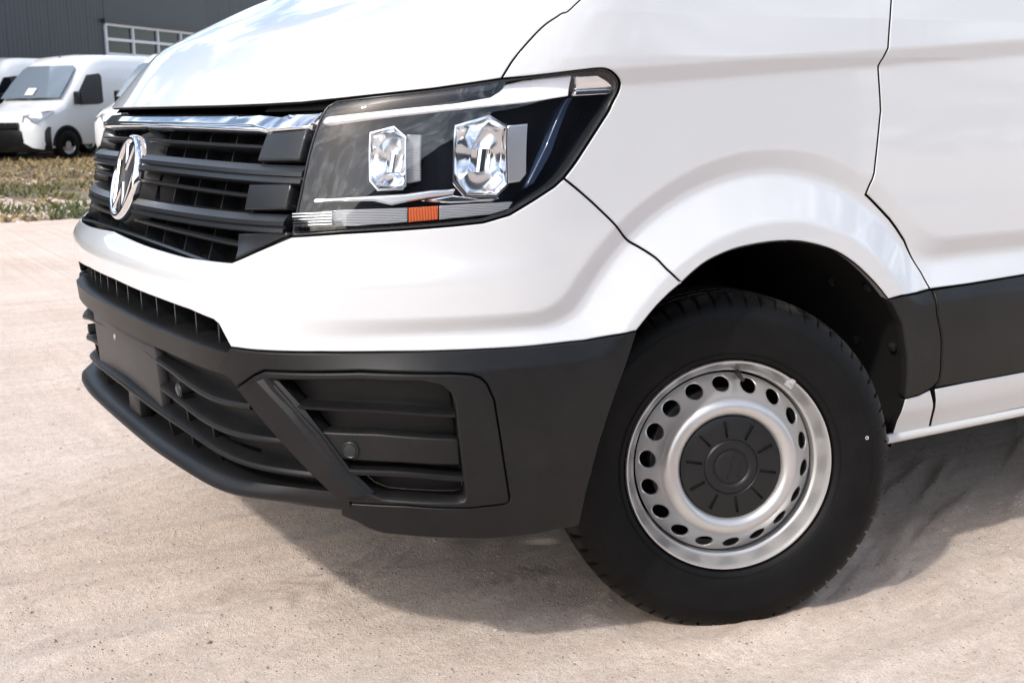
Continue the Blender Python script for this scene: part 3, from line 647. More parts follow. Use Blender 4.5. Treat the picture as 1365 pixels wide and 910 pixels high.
# --- painted upper bumper
L_BLK = UV((307, 463.5), (340, 467.5), (430, 469.5), (520, 468.8), (600, 467.2), (700, 462.2), (780, 454), (849, 441.5))
L_BARCH = UV((849, 441.5), (862, 425), (876, 408), (892, 392), (909, 377.5))
L_HBOT = UV((752, 238), (740, 249), (714, 266), (680, 286.5), (645, 296.8), (600, 301.5), (542, 306), (456, 311), (388, 315.5))
L_GLOW = UV((388, 315.5), (341, 335), (309.5, 348.5), (248, 341), (195, 325.5))
L_BROW = UV((151, 373), (180, 386.5), (212, 399), (252, 413.5), (284, 427), (291, 433), (307, 463.5))
T_A = time.time()
bl = bow([(151, 373), (212, 399), (252, 413)], 0); gl0 = bow([(143, 302), (195, 325), (248, 340)], 0)
bumper = panel('front_bumper', sym([(0, bl(0))]+L_BROW+L_BLK[1:]+L_BARCH[1:]+smooth_line(L_SEAM)[::-1][1:]+L_HBOT[1:]+L_GLOW[1:]+[(0, gl0(0))]), PAINT, van, grid=.0075, thick=.012)
# --- unpainted lower bumper corner
L_INS = UV((316, 516.5), (339, 500), (353, 493.5), (480, 494.5), (600, 497), (630, 499), (641, 503.5), (649, 511), (659, 533), (668, 590), (679, 662), (678.5, 667.5), (673, 671), (625, 676.5), (540, 673), (454, 668.5))
L_LOW = UV((772, 699.7), (757, 703), (715, 711.5), (674, 716.5), (640, 718), (607, 717.5), (560, 715), (511, 710.5), (493, 705), (475, 695), (455, 687))
L_SIDE = UV((849, 441.5), (836, 481), (823, 516), (812, 548), (801, 582), (792, 614), (783, 648), (777, 675), (772, 699.7))
corner = panel('bumper_corner', L_BLK+smooth_line(L_SIDE)[1:]+L_LOW[1:]+L_INS[::-1]+UV((308, 506), (289, 493.5), (300, 474)), PLASTIC, bumper, off=.003, grid=.012, thick=.03, gap=.0012, bev=.003, twin=True)
# fog-lamp surround with slats
L_OPEN = UV((364, 506), (480, 507), (564, 509.5), (588, 514.5), (600, 524), (605, 538), (612, 600), (619.5, 660), (617, 665.5), (609, 667.5), (511, 663), (492, 655), (470, 634), (430, 580), (392, 538))
ins = panel('fog_lamp_surround', L_INS, PLASTIC, bumper, off=.0055, grid=.012, thick=.05, gap=.002, bev=.004, holes=[L_OPEN], twin=True)
cB = np.mean(L_OPEN, 0)
panel('recess', [tuple(cB+(np.array(p)-cB)*1.03) for p in L_OPEN], PLASTIC, ins, off=-.044, grid=.03, thick=.004, twin=True)
def pxbar(name, pts, sec, m, parent, off, twin=True, n=24, **k):
    q = catmull(uvo(pts, off), 8) if len(pts) > 2 else np.array(uvo(pts, off)); 
    t = np.linspace(0, len(q)-1, n); q = np.stack([np.interp(t, np.arange(len(q)), q[:, i]) for i in (0, 1)], -1)
    return sweep(name, q, sec, m, parent, twin=twin, **k)
blade = [(-.046, .004), (-.004, .0035), (0, .001), (-.001, -.003), (-.006, -.0045), (-.046, -.004)]
pxbar('slat', [(383, 539.5), (500, 546), (606.5, 552.5)], blade, PLASTIC, ins, -.008)
pxbar('slat', [(452, 628), (540, 632), (618, 638)], [(-.046, .007), (-.004, .006), (0, .003), (-.001, -.003), (-.004, -.005), (-.046, -.005)], PLASTIC, ins, -.006)
sp = panel('sensor_panel', uvo([(404, 572.5), (500, 577), (613, 583.5), (616, 622), (540, 619), (446, 613)], -.008), PLASTIC, ins, off=-.008, grid=.02, thick=.036, bev=.004, twin=True)
# frame strut of the surround: a raised diagonal rib
def rib(pA, pB, name, parent, m, h=.012):
    a = np.array(uvo(pA, h)); b = np.array(uvo(pB, h)); k = len(a); V = []; F = []
    rows = [(a, -.01), (a+(b-a)*.16, h), (a+(b-a)*.62, h), (b, -.004)]
    for q, o in rows: V.append(S(q[:, 0], q[:, 1], np.full(k, o))[0])
    V = np.vstack(V)
    for r in range(3):
        for j in range(k-1): F.append((r*k+j, r*k+j+1, (r+1)*k+j+1, (r+1)*k+j))
    n = np.cross(V[F[0][1]]-V[F[0][0]], V[F[0][2]]-V[F[0][0]])
    if n@np.array((-1, -1, 0.)) < 0: F = [tuple(reversed(f)) for f in F]
    return mk(name, V, F, m, parent, ang=20, twin=True)
rib([(319, 516), (350, 549.5), (385, 588), (420, 628), (455, 664)], [(357, 503), (398, 546), (428, 584), (462, 628), (497, 661)], 'strut', ins, PLASTIC)
# parking sensors
def sensor(px, off, parent, r=.0115, twin=True):
    q = uvo([px], off)[0]; P, N = S(np.array([q[0]]), np.array([q[1]]), np.array([off])); P = Vector(P[0]); N = Vector(N[0])
    V, F = lathe([(r*1.2, -.03), (r*1.35, -.006), (r*1.35, .0015), (r*1.2, .003), (r*1.05, .002), (r*.98, .0035), (r*.6, .0045), (0.0005, .0048)], 28)
    Rm = N.to_track_quat('Y', 'Z').to_matrix()
    V = [tuple(P+Rm @ Vector(v)) for v in V]
    return mk('parking_sensor', V, F, GLOSSBLK, parent, ang=40, twin=twin)
sensor((467, 599.5), -.006, ins)
# --- centre of the lower bumper: beam, slats, lip, number-plate pad
zb = bow([(171, 417), (212, 438), (253, 454), (290, 465.5)], 0)
SE = L_BROW[-1][0]
sweep('beam', srange(-SE-.008, SE+.008, 60, zb), [(-.10, .004), (-.03, .003), (-.005, 0), (0, -.004), (-.002, -.046), (-.008, -.050), (-.10, -.050)], PLASTIC, bumper)
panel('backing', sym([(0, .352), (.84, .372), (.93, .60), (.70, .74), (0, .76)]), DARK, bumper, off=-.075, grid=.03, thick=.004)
lw = panel('lower_backing', sym([(0, .36), (.80, .39), (.82, .44), (.66, .61), (0, .64)]), PLASTIC, bumper, off=-.040, grid=.03, thick=.02, holes=[[(-.60, .372), (.60, .372), (.66, .45), (-.66, .45)]])
def plate(s0, v0, v1, o0, o1, t, name, m, parent, lean=0.):
    """an upright fin at s0 between heights v0 and v1"""
    V = []
    for ds in (-t/2, t/2):
        for o in (o0, o1):
            for v, l in ((v0, 0), (v1, lean)): V.append(S(np.array([s0+ds+l]), np.array([v]), np.array([o]))[0][0])
    F = [(0, 1, 3, 2), (4, 6, 7, 5), (0, 4, 5, 1), (2, 3, 7, 6), (0, 2, 6, 4), (1, 5, 7, 3)]
    return mk(name, V, F, m, parent, smooth=False)
for k in range(-6, 7): plate(k*.098, zb(k*.098)-.004, bl(k*.098)+.012, -.080, -.034 if abs(k) < 6 else -.03, .005, 'intake_fin', GLOSSBLK, bumper)
FLAT = lambda q: -.034*(1-sstep(np.abs(q)/.62))          # the lower intake is flatter in plan than the brow above it
slatsec = [(-.050, .007), (-.012, .006), (-.003, .003), (0, -.002), (-.001, -.007), (-.006, -.010), (-.050, -.010)]
PA = [(219, 491), (246, 508.5), (273, 525), (305, 536.5), (330, 538.5)]
PB = [(226, 529), (260, 551), (293, 570), (326, 579.5), (370, 585), (374, 585.4)]
PC = [(194, 537), (225, 557), (253, 574), (285, 595.5), (310, 610.5), (342, 619.5), (411, 630)]
for nm, pp, end in (('A', PA, .70), ('B', PB, .775), ('C', PC, .85)):
    q = np.array(uvo(pp, -.004)); ss = np.linspace(0, end, 40); o = np.argsort(q[:, 0]); qs = q[o]
    vv = np.interp(ss, np.r_[0, qs[:, 0], end+.05], np.r_[qs[0, 1]+(.012 if nm != 'C' else .006), qs[:, 1], qs[-1, 1]])
    k = np.ones(7)/7; vv = np.convolve(np.pad(vv, 3, mode='edge'), k, 'valid')
    pth = [(-a, b) for a, b in zip(ss[::-1], vv[::-1])]+[(a, b) for a, b in zip(ss[1:], vv[1:])]
    sweep('slat', pth, slatsec, PLASTIC, bumper, fo=FLAT if nm != 'C' else (lambda q: FLAT(q)*.3))
for s0 in (.30, .42, .53): 
    for sg in (-1, 1): plate(sg*s0, .355, .45, -.07, -.022, .006, 'fin', PLASTIC, bumper)
for s0 in (.42, .53):
    for sg in (-1, 1): plate(sg*s0, .42, .50, -.07, -.020, .006, 'fin', PLASTIC, bumper)
# lower lip
LF = np.array(uvo([(253, 631), (276, 645), (301, 657.5), (340, 666), (375, 672), (420, 677.5), (460, 682)], .034)); LF = LF[LF[:, 0] > 0]
LT = np.array(uvo([(262, 604), (300, 634), (330, 647), (380, 653), (440, 657.5)], -.03))
ss = np.linspace(0, LF[-1, 0], 40)
o = np.argsort(LF[:, 0]); vf = np.interp(ss, np.r_[0, LF[o, 0]], np.r_[LF[o[0], 1], LF[o, 1]]); o2 = np.argsort(LT[:, 0]); vt = np.interp(ss, LT[o2, 0], LT[o2, 1])
kk = np.ones(9)/9; vf = np.convolve(np.pad(vf, 4, mode='edge'), kk, 'valid'); vt = np.convolve(np.pad(vt, 4, mode='edge'), kk, 'valid')
vt = np.maximum(vt, vf+.012)
def lip_rows():
    full = np.r_[-ss[::-1], ss[1:]]; VF = np.r_[vf[::-1], vf[1:]]; VT = np.r_[vt[::-1], vt[1:]]
    fade = 1.2*(1-.85*sstep((abs(full)-.60)/.24))
    rows = [(VT+.004, -.05+0*full), (VT, -.022+0*full), (VF+.020, .010*fade), (VF+.010, .026*fade), (VF+.001, .029*fade), (VF-.006, .024*fade), (VF-.014, .008*fade), (VF-.020, -.03+0*full), (VF-.020, -.09+0*full)]
    return full, rows
full, rows = lip_rows()
V = np.stack([S(full, r, o+FLAT(full)*.6)[0] for r, o in rows], 1).reshape(-1, 3); k = len(rows); F = []
for i in range(len(full)-1):
    for j in range(k-1): a = i*k+j; F.append((a, a+k, a+k+1, a+1))
n_ = np.cross(V[F[3][1]]-V[F[3][0]], V[F[3][2]]-V[F[3][0]])
if n_[0] > 0: F = [tuple(reversed(f)) for f in F]
mk('lower_lip', V, F, PLASTIC, bumper, ang=50)
# number-plate pad (flat, empty) and the tongue under it
V, F = box((0, 0, 0), (.022, .584, .152))
pad = mk('number_plate_pad', V, F, mat('plate pad plastic', (.030, .030, .031), .5, bump=.06, bscale=700, var=.12, vscale=5), bumper)
bevelled(pad.data, .005, 2); pad.location = (-.989, 1.02, .545); pad.rotation_euler = (0, R_(-3.5), 0)
V, F = lathe([(.0075, -.003), (.0075, .0015), (.004, .003), (.0003, .0032)], 20); V = [(-y, x, z) for x, y, z in V]
b = mk('screw_cap', V, F, mat('screw cap highlight', (.30, .29, .28), .5), pad); b.location = (-.0112, .075, .030)  # bolt head in a pale tone that paints in its highlight
V, F = box((-.985, .96, .435), (.03, .10, .085)); tg = mk('pad_tongue', V, F, PLASTIC, bumper); bevelled(tg.data, .004, 2)
sensor((239, 519.5), -.012, bumper, r=.0105)

# --- grille
GT = bow([(248, 169.5), (300, 172.5), (356, 174.5)], 0)
grille = panel('grille', sym([(0, gl0(0)+.0)]+L_GLOW[::-1][0:2]+UV((309.5, 347.5), (341, 334), (386, 313.5), (395, 262), (410, 196), (417, 172), (432, 140.5), (400, 137.5))+[(.45, hv-.002), (0, hv-.002)]), DARK, van, off=-.078, grid=.03, thick=.01, gap=0)
gw = GLOSSBLK
thin = [(-.072, .009), (-.014, .0048), (-.009, .0018), (-.0095, -.0022), (-.013, -.0042), (-.072, -.0035)]
for pts, e in (([(208.7, 187.3), (274.6, 192.5), (346, 195.7)], .70), ([(206, 242.7), (248, 250.6), (288, 255.8), (326, 259.8)], .69), ([(187.6, 295.4), (248, 311), (311.6, 325)], .68)):
    f_ = bow(pts, -.010); sweep('slat', srange(.098, e, 30, f_), thin, gw, grille, twin=True)
barsec = [(-.070, .022), (-.030, .021), (-.010, .0165), (.001, .004), (.001, -.0035), (-.005, -.0045), (-.005, -.0075), (.001, -.0085), (.0015, -.0155), (-.006, -.018), (-.070, -.018)]
for top, e in (([(203, 206), (274.6, 211.5), (343, 218)], .775), ([(200, 267), (260, 276), (325, 283)], .752)):
    f_ = bow(top, -.005); g_ = (lambda f: (lambda s: f(s)-.017))(f_)
    sweep('crossbar', srange(.106, e, 40, g_), barsec, gw, grille, twin=True)
for blk in ([(355.5, 176), (411, 171.5), (399, 215), (341, 215)], [(331, 244.5), (389.5, 242.5), (381, 280), (324, 280.5)], [(316, 310.5), (378, 307), (387, 313.5), (341, 333.5), (310.5, 346.8)]):
    panel('end_block', uvo(blk, -.004), gw, grille, off=-.004, grid=.02, thick=.06, gap=.001, bev=.004, twin=True)
f_ = bow([(143, 301), (195, 323.5), (248, 339)], -.004); sweep('lower_trim', srange(-.645, .645, 50, lambda s: f_(s)+.004), [(-.074, .004), (-.012, .003), (-.004, 0), (-.004, -.004), (-.074, -.004)], gw, grille)
for k in range(-5, 6):
    s0 = k*.122
    if abs(s0) < .05: continue
    plate(s0, .822, 1.075, -.075, -.040, .0035, 'fin', gw, grille)
# chrome strip under the bonnet edge: a broad upper face and a narrow lower one
GR = bow([(253, 164.5), (300, 166.5), (356, 168)], 0)
TOPC = bow([(248, 145.2), (300, 146.6), (360, 148.8)], 0)
cs = panel('chrome_strip', sym([(0, GR(0)+.002)]+[(s, GR(s)+.002) for s in np.linspace(.1, .60, 7)]+UV((357, 173.5), (409.5, 169.5), (428.5, 142.5), (404, 144.2), (383, 146.5), (371, 152.5))+[(s, TOPC(s)) for s in np.linspace(.60, .1, 7)]+[(0, TOPC(0))]), CHROME, grille, off=.001, offf=lambda s, v: -(v-1.055)*.45, grid=.015, thick=.03, gap=0, bev=.003)
panel('lower_edge', sym([(0, GT(0))]+[(s, GT(s)) for s in np.linspace(.1, .655, 8)]+[(s, GR(s)-.001) for s in np.linspace(.655, .1, 8)]+[(0, GR(0)-.001)]), CHROME, cs, off=-.002, grid=.02, thick=.03, gap=0, bev=.003)
panel('shut_panel', sym([(0, TOPC(0)-.010)]+[(s, TOPC(s)-.010) for s in np.linspace(.1, .6, 5)]+UV((383, 148), (425, 144), (436, 136), (400, 137))+[(.40, hv+.01), (0, hv+.012)]), GLOSSBLK, grille, off=-.048, grid=.03, thick=.03, gap=0)
# emblem: black boss, chrome ring and letters
EC = Vector((-.9615, 1.02, .943)); EN = Vector((-.962, 0, .275)).normalized(); ER = .0975
Rm = Matrix((Vector((0, 1, 0)), EN, Vector((0, 1, 0)).cross(EN))).transposed()
emb = empty('emblem', EC, grille); emb.matrix_local = Matrix.Translation(EC) @ Rm.to_4x4()
V, F = lathe([(.150, -.085), (.136, -.062), (.123, -.042), (.112, -.027), (.104, -.017), (.098, -.008), (.094, -.006), (.02, -.004), (.0005, -.004)], 72); mk('boss', V, F, PLASTIC, emb, ang=60)
rp = [(ER*.83, -.006), (ER*.815, .004), (ER*.835, .011), (ER*.88, .0145), (ER*.94, .0145), (ER*.985, .010), (ER*1.005, .002), (ER*1.0, -.012)]
V, F = lathe(rp, 96); mk('ring', V, F, CHROME, emb, ang=60)
def stroke(pts, w, z0=-.006, z1=.009):
    """bevelled letter stroke in the emblem plane (x right, z up)"""
    parts = []
    for (a, b) in zip(pts[:-1], pts[1:]):
        a = np.array(a)*ER; b = np.array(b)*ER; t = (b-a)/np.linalg.norm(b-a); nrm = np.array([-t[1], t[0]])*w*ER/2
        a = a-t*w*ER*.12; b = b+t*w*ER*.12
        lo = [a+nrm, b+nrm, b-nrm, a-nrm]; hi = [a+nrm*.55, b+nrm*.55, b-nrm*.55, a-nrm*.55]
        V = [(p[0], z0, p[1]) for p in lo]+[(p[0], z1-.004, p[1]) for p in lo]+[(p[0], z1, p[1]) for p in hi]; F = []
        for L in (0, 4):
            for j in range(4): F.append((L+j, L+(j+1) % 4, L+4+(j+1) % 4, L+4+j))
        F.append((8, 9, 10, 11)); parts.append((V, F))
    return join(*parts)
for nm, st in (('letter', [(-.38, .80), (0, .21), (.38, .80)]), ('letter', [(-.80, .34), (-.40, -.74), (0, -.16), (.40, -.74), (.80, .34)])):
    V, F = stroke(st, .165, -.008, .0125); me = mk(nm, V, F, CHROME, emb, smooth=False)
    bm = bmesh.new(); bm.from_mesh(me.data); bmesh.ops.recalc_face_normals(bm, faces=bm.faces); bm.to_mesh(me.data); bm.free()
# --- headlights
hl = empty('headlight', parent=van, twin=True)
L_HL = smooth_line(L_LTOP[1:]) + L_HBOT[1:] + UV((386, 313), (391, 285), (396.5, 259), (408, 204), (421.6, 161), (434, 139.5), (447, 131.5)) + L_HOODTOP[4:]
cH = np.mean(L_HL, 0)
hlp = np.array(L_HL)
if area(hlp) < 0: hlp = hlp[::-1]
hlp = resample(hlp, .012)
panel('lens', inset(hlp, .006), LENS, hl, off=-.005, grid=.014, thick=.002, gap=0, bev=.002, twin=True)
panel('gasket', hlp, GLOSSBLK, hl, off=-.004, grid=.012, thick=.03, gap=.0012, bev=.002, holes=[inset(hlp, .0065)], twin=True)
# dark tray behind the lens
def tray(name, loop, o1, o2, shrink, m, parent):
    a = np.asarray(loop); b = inset(a, shrink); n = len(a)
    P1 = S(a[:, 0], a[:, 1], np.full(n, o1))[0]; P2 = S(b[:, 0], b[:, 1], np.full(n, o2))[0]
    V = np.vstack([P1, P2]); F = [(j, (j+1) % n, n+(j+1) % n, n+j) for j in range(n)]
    return mk(name, V, F, m, parent, twin=True)
tray('housing', inset(hlp, .004), -.010, -.082, .003, HOUSE, hl)
panel('back', inset(hlp, .005), HOUSE, hl, off=-.080, grid=.03, thick=.004, gap=0, twin=True)
def hpan(name, pts, m, off, thick=.02, bev=.003, parent=None, grid=.012, **k):
    return panel(name, uvo(pts, off), m, parent or hl, off=off, grid=grid, thick=thick, gap=0, bev=bev, twin=True, **k)
# black gasket strip that also paints in the shadow of the bonnet edge
hpan('top_shade', [(431, 147), (447, 134.5), (576, 121), (668, 108.5), (664, 113), (655, 118.5), (560, 131), (440, 146.5)], GLOSSBLK, -.012, .03)
# daytime running light: chrome light blade along the top edge
drl = hpan('light_blade', [(424.5, 163.5), (428, 154), (500, 147), (600, 137), (655, 129), (668, 121.5), (676, 112), (700, 107.5), (766, 103.5), (758, 128), (700, 135.5), (640, 141), (560, 149), (490, 156)], BLADE, -.0075, .02, .003, offf=lambda s, v: -np.clip(v2z(v)-(1.058+.095*(s-.78)), 0, .03)*.35)
hpan('blade_end', [(769, 103), (797, 101), (815, 112), (819, 117), (768, 119.5)], CHROME, -.014, .02, .003)
hpan('blade_end_lower', [(768, 120.5), (818, 118.5), (814, 125.5), (766, 128)], CHROME, -.014, .02, .002)
# cornering side lens bezel
hpan('side_bezel', [(757, 131), (765, 130), (735, 205), (712, 245), (700, 251), (728, 195)], mat('blue tinted bezel', (.02, .035, .07), .12, coat=.6), -.03, .02, .003)
# reflector bowls
def bowl(px, c, name, off0, off1):
    r = np.array(uvo(px, off0)); r = resample(r, .008); n = len(r); cc = np.array(uvo([c], off0)[0]); d = r-cc
    hx, hy = abs(d[:, 0]).max()*.93, abs(d[:, 1]).max()*.93; th = np.arctan2(d[:, 1]/hy, d[:, 0]/hx); el = np.stack([hx*np.cos(th), hy*np.sin(th)], -1)
    levels = [(1.07, off0-.014, 0), (1.07, off0+.0005, 0), (1.055, off0+.002, 0), (1.0, off0+.002, 0), (.985, off0, 0), (.975, off0-.006, 0), (.95, off0-.014, .5)]
    levels += [(f, off1+(off0-.014-off1)*f*f, 1) for f in (.90, .82, .74, .66, .58, .5, .42, .34, .26, .18, .10, .03)]
    V = []
    for f, o, b in levels: q = cc+(d*(1-b)+el*b)*f; V.append(S(q[:, 0], q[:, 1], np.full(n, o))[0])
    V = np.vstack(V); F = []
    for a in range(len(levels)-1):
        for j in range(n): F.append((a*n+j, a*n+(j+1) % n, (a+1)*n+(j+1) % n, (a+1)*n+j))
    if np.cross(V[F[2*n][1]]-V[F[2*n][0]], V[F[2*n][2]]-V[F[2*n][0]])@np.array((-1, -1, 0.)) < 0: F = [tuple(reversed(f)) for f in F]
    return mk(name, V, F, BOWL, hl, ang=42, twin=True), cc
b1, c1 = bowl([(494.5, 178.5), (525, 170.5), (540, 183.5), (540.5, 245), (535, 250.5), (504, 252), (494, 240)], (518, 212), 'reflector', -.020, -.066)
b2, c2 = bowl([(608, 169.5), (652, 156.5), (674.5, 170), (675, 245), (661, 259.5), (621, 260), (605.5, 242)], (641, 209), 'reflector', -.018, -.070)
# the half-round shade in each bowl
def shade(cc, w, h, o0, o1, parent):
    V = []; F = []; n = 12
    for i in range(n+1):
        a = math.pi*(i/n)
        for v in (-h, h): V.append(S(np.array([cc[0]-w*math.cos(a)]), np.array([cc[1]+v]), np.array([o1+(o0-o1)*math.sin(a)]))[0][0])
    for i in range(n): F.append((2*i, 2*i+2, 2*i+3, 2*i+1))
    F.append(tuple(range(0, 2*n+2, 2))); F.append(tuple(reversed(range(1, 2*n+2, 2))))
    return mk('bulb_shade', V, F, CHROME, parent, ang=40, twin=True)
shade(c1+np.array((.006, -.006)), .018, .016, -.040, -.066, hl)
shade(c2+np.array((.008, -.006)), .024, .020, -.036, -.070, hl)
hpan('side_reflector', [(542, 179.5), (561.5, 179.5), (560.5, 241), (541.5, 244.5)], RIBBED, -.036, .02, .003)
hpan('side_reflector', [(677, 167), (704, 164.5), (702, 232), (693, 243), (677, 245)], SATIN, -.034, .02, .003)
# silver wing under the reflectors
hpan('wing', [(413, 268), (450, 263.5), (494, 261), (540, 258.5), (575, 253.5), (607, 252), (604, 259), (570, 264), (533, 271), (521, 273.5), (497, 268)], SATIN, -.026, .03, .004)
hpan('wing_trim', [(560, 268), (604, 260), (640, 265), (668, 263.5), (655, 269), (600, 271)], CHROME, -.03, .03, .003)
# indicator strip with ribs and an orange piece
ind = hpan('indicator', [(400, 284), (450, 280), (543, 277), (543, 296.5), (470, 301.5), (400, 303.5)], RIBBED, -.024, .02, .002)
hpan('indicator_reflector', [(544.5, 277), (584, 274.5), (584, 293), (544.5, 296.5)], ORANGE, -.024, .02, .002)
hpan('indicator_end', [(585.5, 274.5), (630, 272), (684, 269), (678, 279), (655, 286), (585.5, 293)], RIBBED, -.024, .02, .002)
for i in range(5):
    y = 286.5+i*3.7
    pxbar('rib', [(400.5, y), (425, y-1.2), (449, y-2.6)], [(-.004, .0018), (.004, .0008), (.004, -.0008), (-.004, -.0018)], CHROME, ind, -.022)

# --- door, side cladding, sill, rear flank
XR = float(uv(1365, 200)[0])
dtop = float(z2v(1.50)); SD = 3.02                            # s of the door's rear edge
vclad = uv(1365, 366.5)[1]; vcb = uv(1365, 495)[1]
L_CT = UV((1243.5, 386), (1290, 379), (1330, 372.5), (1364, 366.8)); L_CB = UV((1244.5, 517), (1290, 509), (1330, 502), (1364, 495.5))
door = panel('door', [(p[0], p[1]) for p in L_GAP[:-1]]+[L_GAP[-1], gt, (SD, dtop), (SD, vclad)]+L_CT[::-1][:-1], PAINT, van, grid=.008, thick=.010, gap=.0024, twin=True)
panel('cladding', L_CT+[(SD, vclad), (SD, vcb)]+L_CB[::-1]+UV((1251.5, 507), (1255, 455), (1253, 440), (1248.5, 418)), PLASTIC, door, off=.002, grid=.02, thick=.018, bev=.003, twin=True)
L_FC = UV((1185, 399.5), (1203, 394.5), (1222, 391), (1241, 385.5), (1248.5, 418), (1253, 440), (1255, 455), (1251.5, 507), (1243, 516.5), (1225, 526.5), (1207, 531), (1204.5, 531), (1208, 476), (1201, 432))
panel('wheel_arch_cladding', L_FC, PLASTIC, van, off=.002, grid=.012, thick=.02, bev=.003, twin=True)
sillpoly = UV((1207, 531.5), (1225, 527), (1241, 519))+uvo([(1245, 542)], -.004)+uvo([(1238.5, 570.5), (1189, 581)], -.010)+uvo([(1196, 560)], -.006)
sf = lambda s, v: -.010*sstep((.455-v)/.12)
panel('sill', sillpoly, PAINT, van, offf=sf, grid=.012, thick=.02, twin=True)
panel('sill', UV((1246, 518))+L_CB[1:]+[(SD+2.1, vcb), (SD+2.1, .350)]+uvo([(1364, 543.5), (1240, 570)], -.010)+uvo([(1246.5, 543)], -.004), PAINT, van, offf=sf, grid=.02, thick=.02, twin=True)
def at_y(x, y, Y): d = pix_ray(x, y); return CAM_POS+d*((Y-CAM_POS.y)/d.y)
ra, rb = at_y(1180, 585.4, .066), at_y(1364, 547.8, .066)
V, F = tube([ra, ra+(rb-ra)*.3, rb, rb+(rb-ra)*4], .0112, 14)
mk('sill_rail', V, F, mat('pale grey rail', (.55, .55, .54), .3, coat=.5), van, ang=60, twin=True)
panel('side_panel', [(SD+.004, vclad), (SD+.004, dtop), (SD+2.1, dtop), (SD+2.1, vclad)], PAINT, van, grid=.06, thick=.02, twin=True)
panel('side_cladding', [(SD+.004, vcb), (SD+.004, vclad), (SD+2.1, vclad), (SD+2.1, vcb)], PLASTIC, van, grid=.06, off=.002, thick=.02, twin=True)

# --- dark inner shell behind the joints
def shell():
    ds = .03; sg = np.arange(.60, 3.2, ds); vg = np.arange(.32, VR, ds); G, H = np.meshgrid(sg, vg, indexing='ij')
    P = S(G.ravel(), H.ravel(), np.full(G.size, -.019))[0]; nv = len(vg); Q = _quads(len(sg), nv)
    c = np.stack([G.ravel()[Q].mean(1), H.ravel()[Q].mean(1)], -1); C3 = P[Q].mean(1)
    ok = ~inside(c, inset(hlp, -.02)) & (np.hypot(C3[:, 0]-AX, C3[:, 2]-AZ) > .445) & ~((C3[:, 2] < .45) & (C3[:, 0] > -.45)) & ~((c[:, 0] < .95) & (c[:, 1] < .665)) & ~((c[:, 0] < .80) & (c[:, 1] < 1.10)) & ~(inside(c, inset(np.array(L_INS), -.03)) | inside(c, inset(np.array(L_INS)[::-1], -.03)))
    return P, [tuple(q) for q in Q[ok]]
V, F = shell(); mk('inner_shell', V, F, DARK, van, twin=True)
# wheel housing liner
V = []; F = []; na = 40
ys_ = [.050, .10, .30, .62]
for i in range(na+1):
    a = R_(-12)+R_(204)*i/na; r = .432
    for y in ys_: V.append((AX+r*math.cos(a), max(y, .10) if (a < R_(-3) or a > R_(180)) else y, AZ+r*math.sin(a)))
for i in range(na):
    for j in range(3): q = i*4+j; F.append((q, q+4, q+5, q+1))
b0 = len(V); V.append((AX, .62, AZ))
for i in range(na): F.append((i*4+3, (i+1)*4+3, b0))
mk('wheel_arch_liner', V, F, mat('liner felt', (.009, .009, .009), .9, spec=.15, bump=.5, bscale=120), van, ang=60, twin=True)
# liner fixings
for an in (20, 42, 66, 95, 125):
    for yy in (.09, .20):
        a = R_(an); c = Vector((AX+.428*math.cos(a), yy, AZ+.428*math.sin(a))); nrm_ = Vector((-math.cos(a), 0, -math.sin(a))); Rm_ = nrm_.to_track_quat('Y', 'Z').to_matrix()
        V, F = lathe([(.011, -.004), (.011, .003), (.007, .006), (.0005, .0065)], 14); mk('liner_clip', [tuple(c+Rm_ @ Vector(v)) for v in V], F, GLOSSBLK, van, ang=40, twin=True)
# return flange of the arch lip
LA = smooth_line(L_BARCH)+smooth_line(L_ARCH)[1:]
A = np.array(LA); P0 = S(A[:, 0], A[:, 1], np.full(len(A), -.004))[0]; P1 = P0+np.array((0, .022, 0)); P1[:, [0, 2]] = np.array((AX, AZ))+(P0[:, [0, 2]]-np.array((AX, AZ)))*1.012
n = len(A); mk('arch_flange', np.vstack([P0, P1]), [(j, j+1, n+j+1, n+j) for j in range(n-1)], PAINT, van, twin=True)

# --- upper cab and load body (mostly above the frame)
def quadstrip(name, rows, m, parent, twin=False, ang=30):
    k = len(rows[0]); V = [p for r in rows for p in r]; F = [(i*k+j, i*k+j+1, (i+1)*k+j+1, (i+1)*k+j) for i in range(len(rows)-1) for j in range(k-1)]
    o = mk(name, V, F, m, parent, ang=ang, twin=twin); return o
def roofline(x): return np.interp(x, [-.05, .25, .55, .80, 1.2, 4.7, 4.86], [1.54, 1.86, 2.14, 2.30, 2.36, 2.36, 2.30])
rows = []
for x in (1.0, 1.4, 2.2, 3.2, 4.2, 4.75, 4.86):
    e = 0 if x < 4.8 else .05
    rows.append([(x, .108+e, 1.50), (x, .16+e, 1.9), (x, .21+e, 2.2), (x, .27+e, roofline(x)-.06), (x, .36+e, roofline(x)-.01), (x, .6, roofline(x)+.015), (x, 1.02, roofline(x)+.02)])
quadstrip('upper_body', rows, PAINT, van, twin=True)
ws = [[(x+.16*((y-1.02)/.9)**2*(1-t*.5), 1.02+(y-1.02)*(1-.10*t), z) for y in np.linspace(.115, 1.02, 8)] for t, x, z in ((0, -.02, 1.53), (.35, .22, 1.80), (.7, .47, 2.06), (1, .66, 2.24))]
quadstrip('windscreen', ws, GLASSD, van, twin=True)
rf = [[(x, 1.02+(y-1.02)*w, z) for y in np.linspace(.20, 1.02, 6)] for x, z, w in ((.68, 2.25, .99), (.9, 2.33, 1.0), (1.0, roofline(1.0)+.01, 1.0))]
quadstrip('cab_roof', rf, PAINT, van, twin=True)
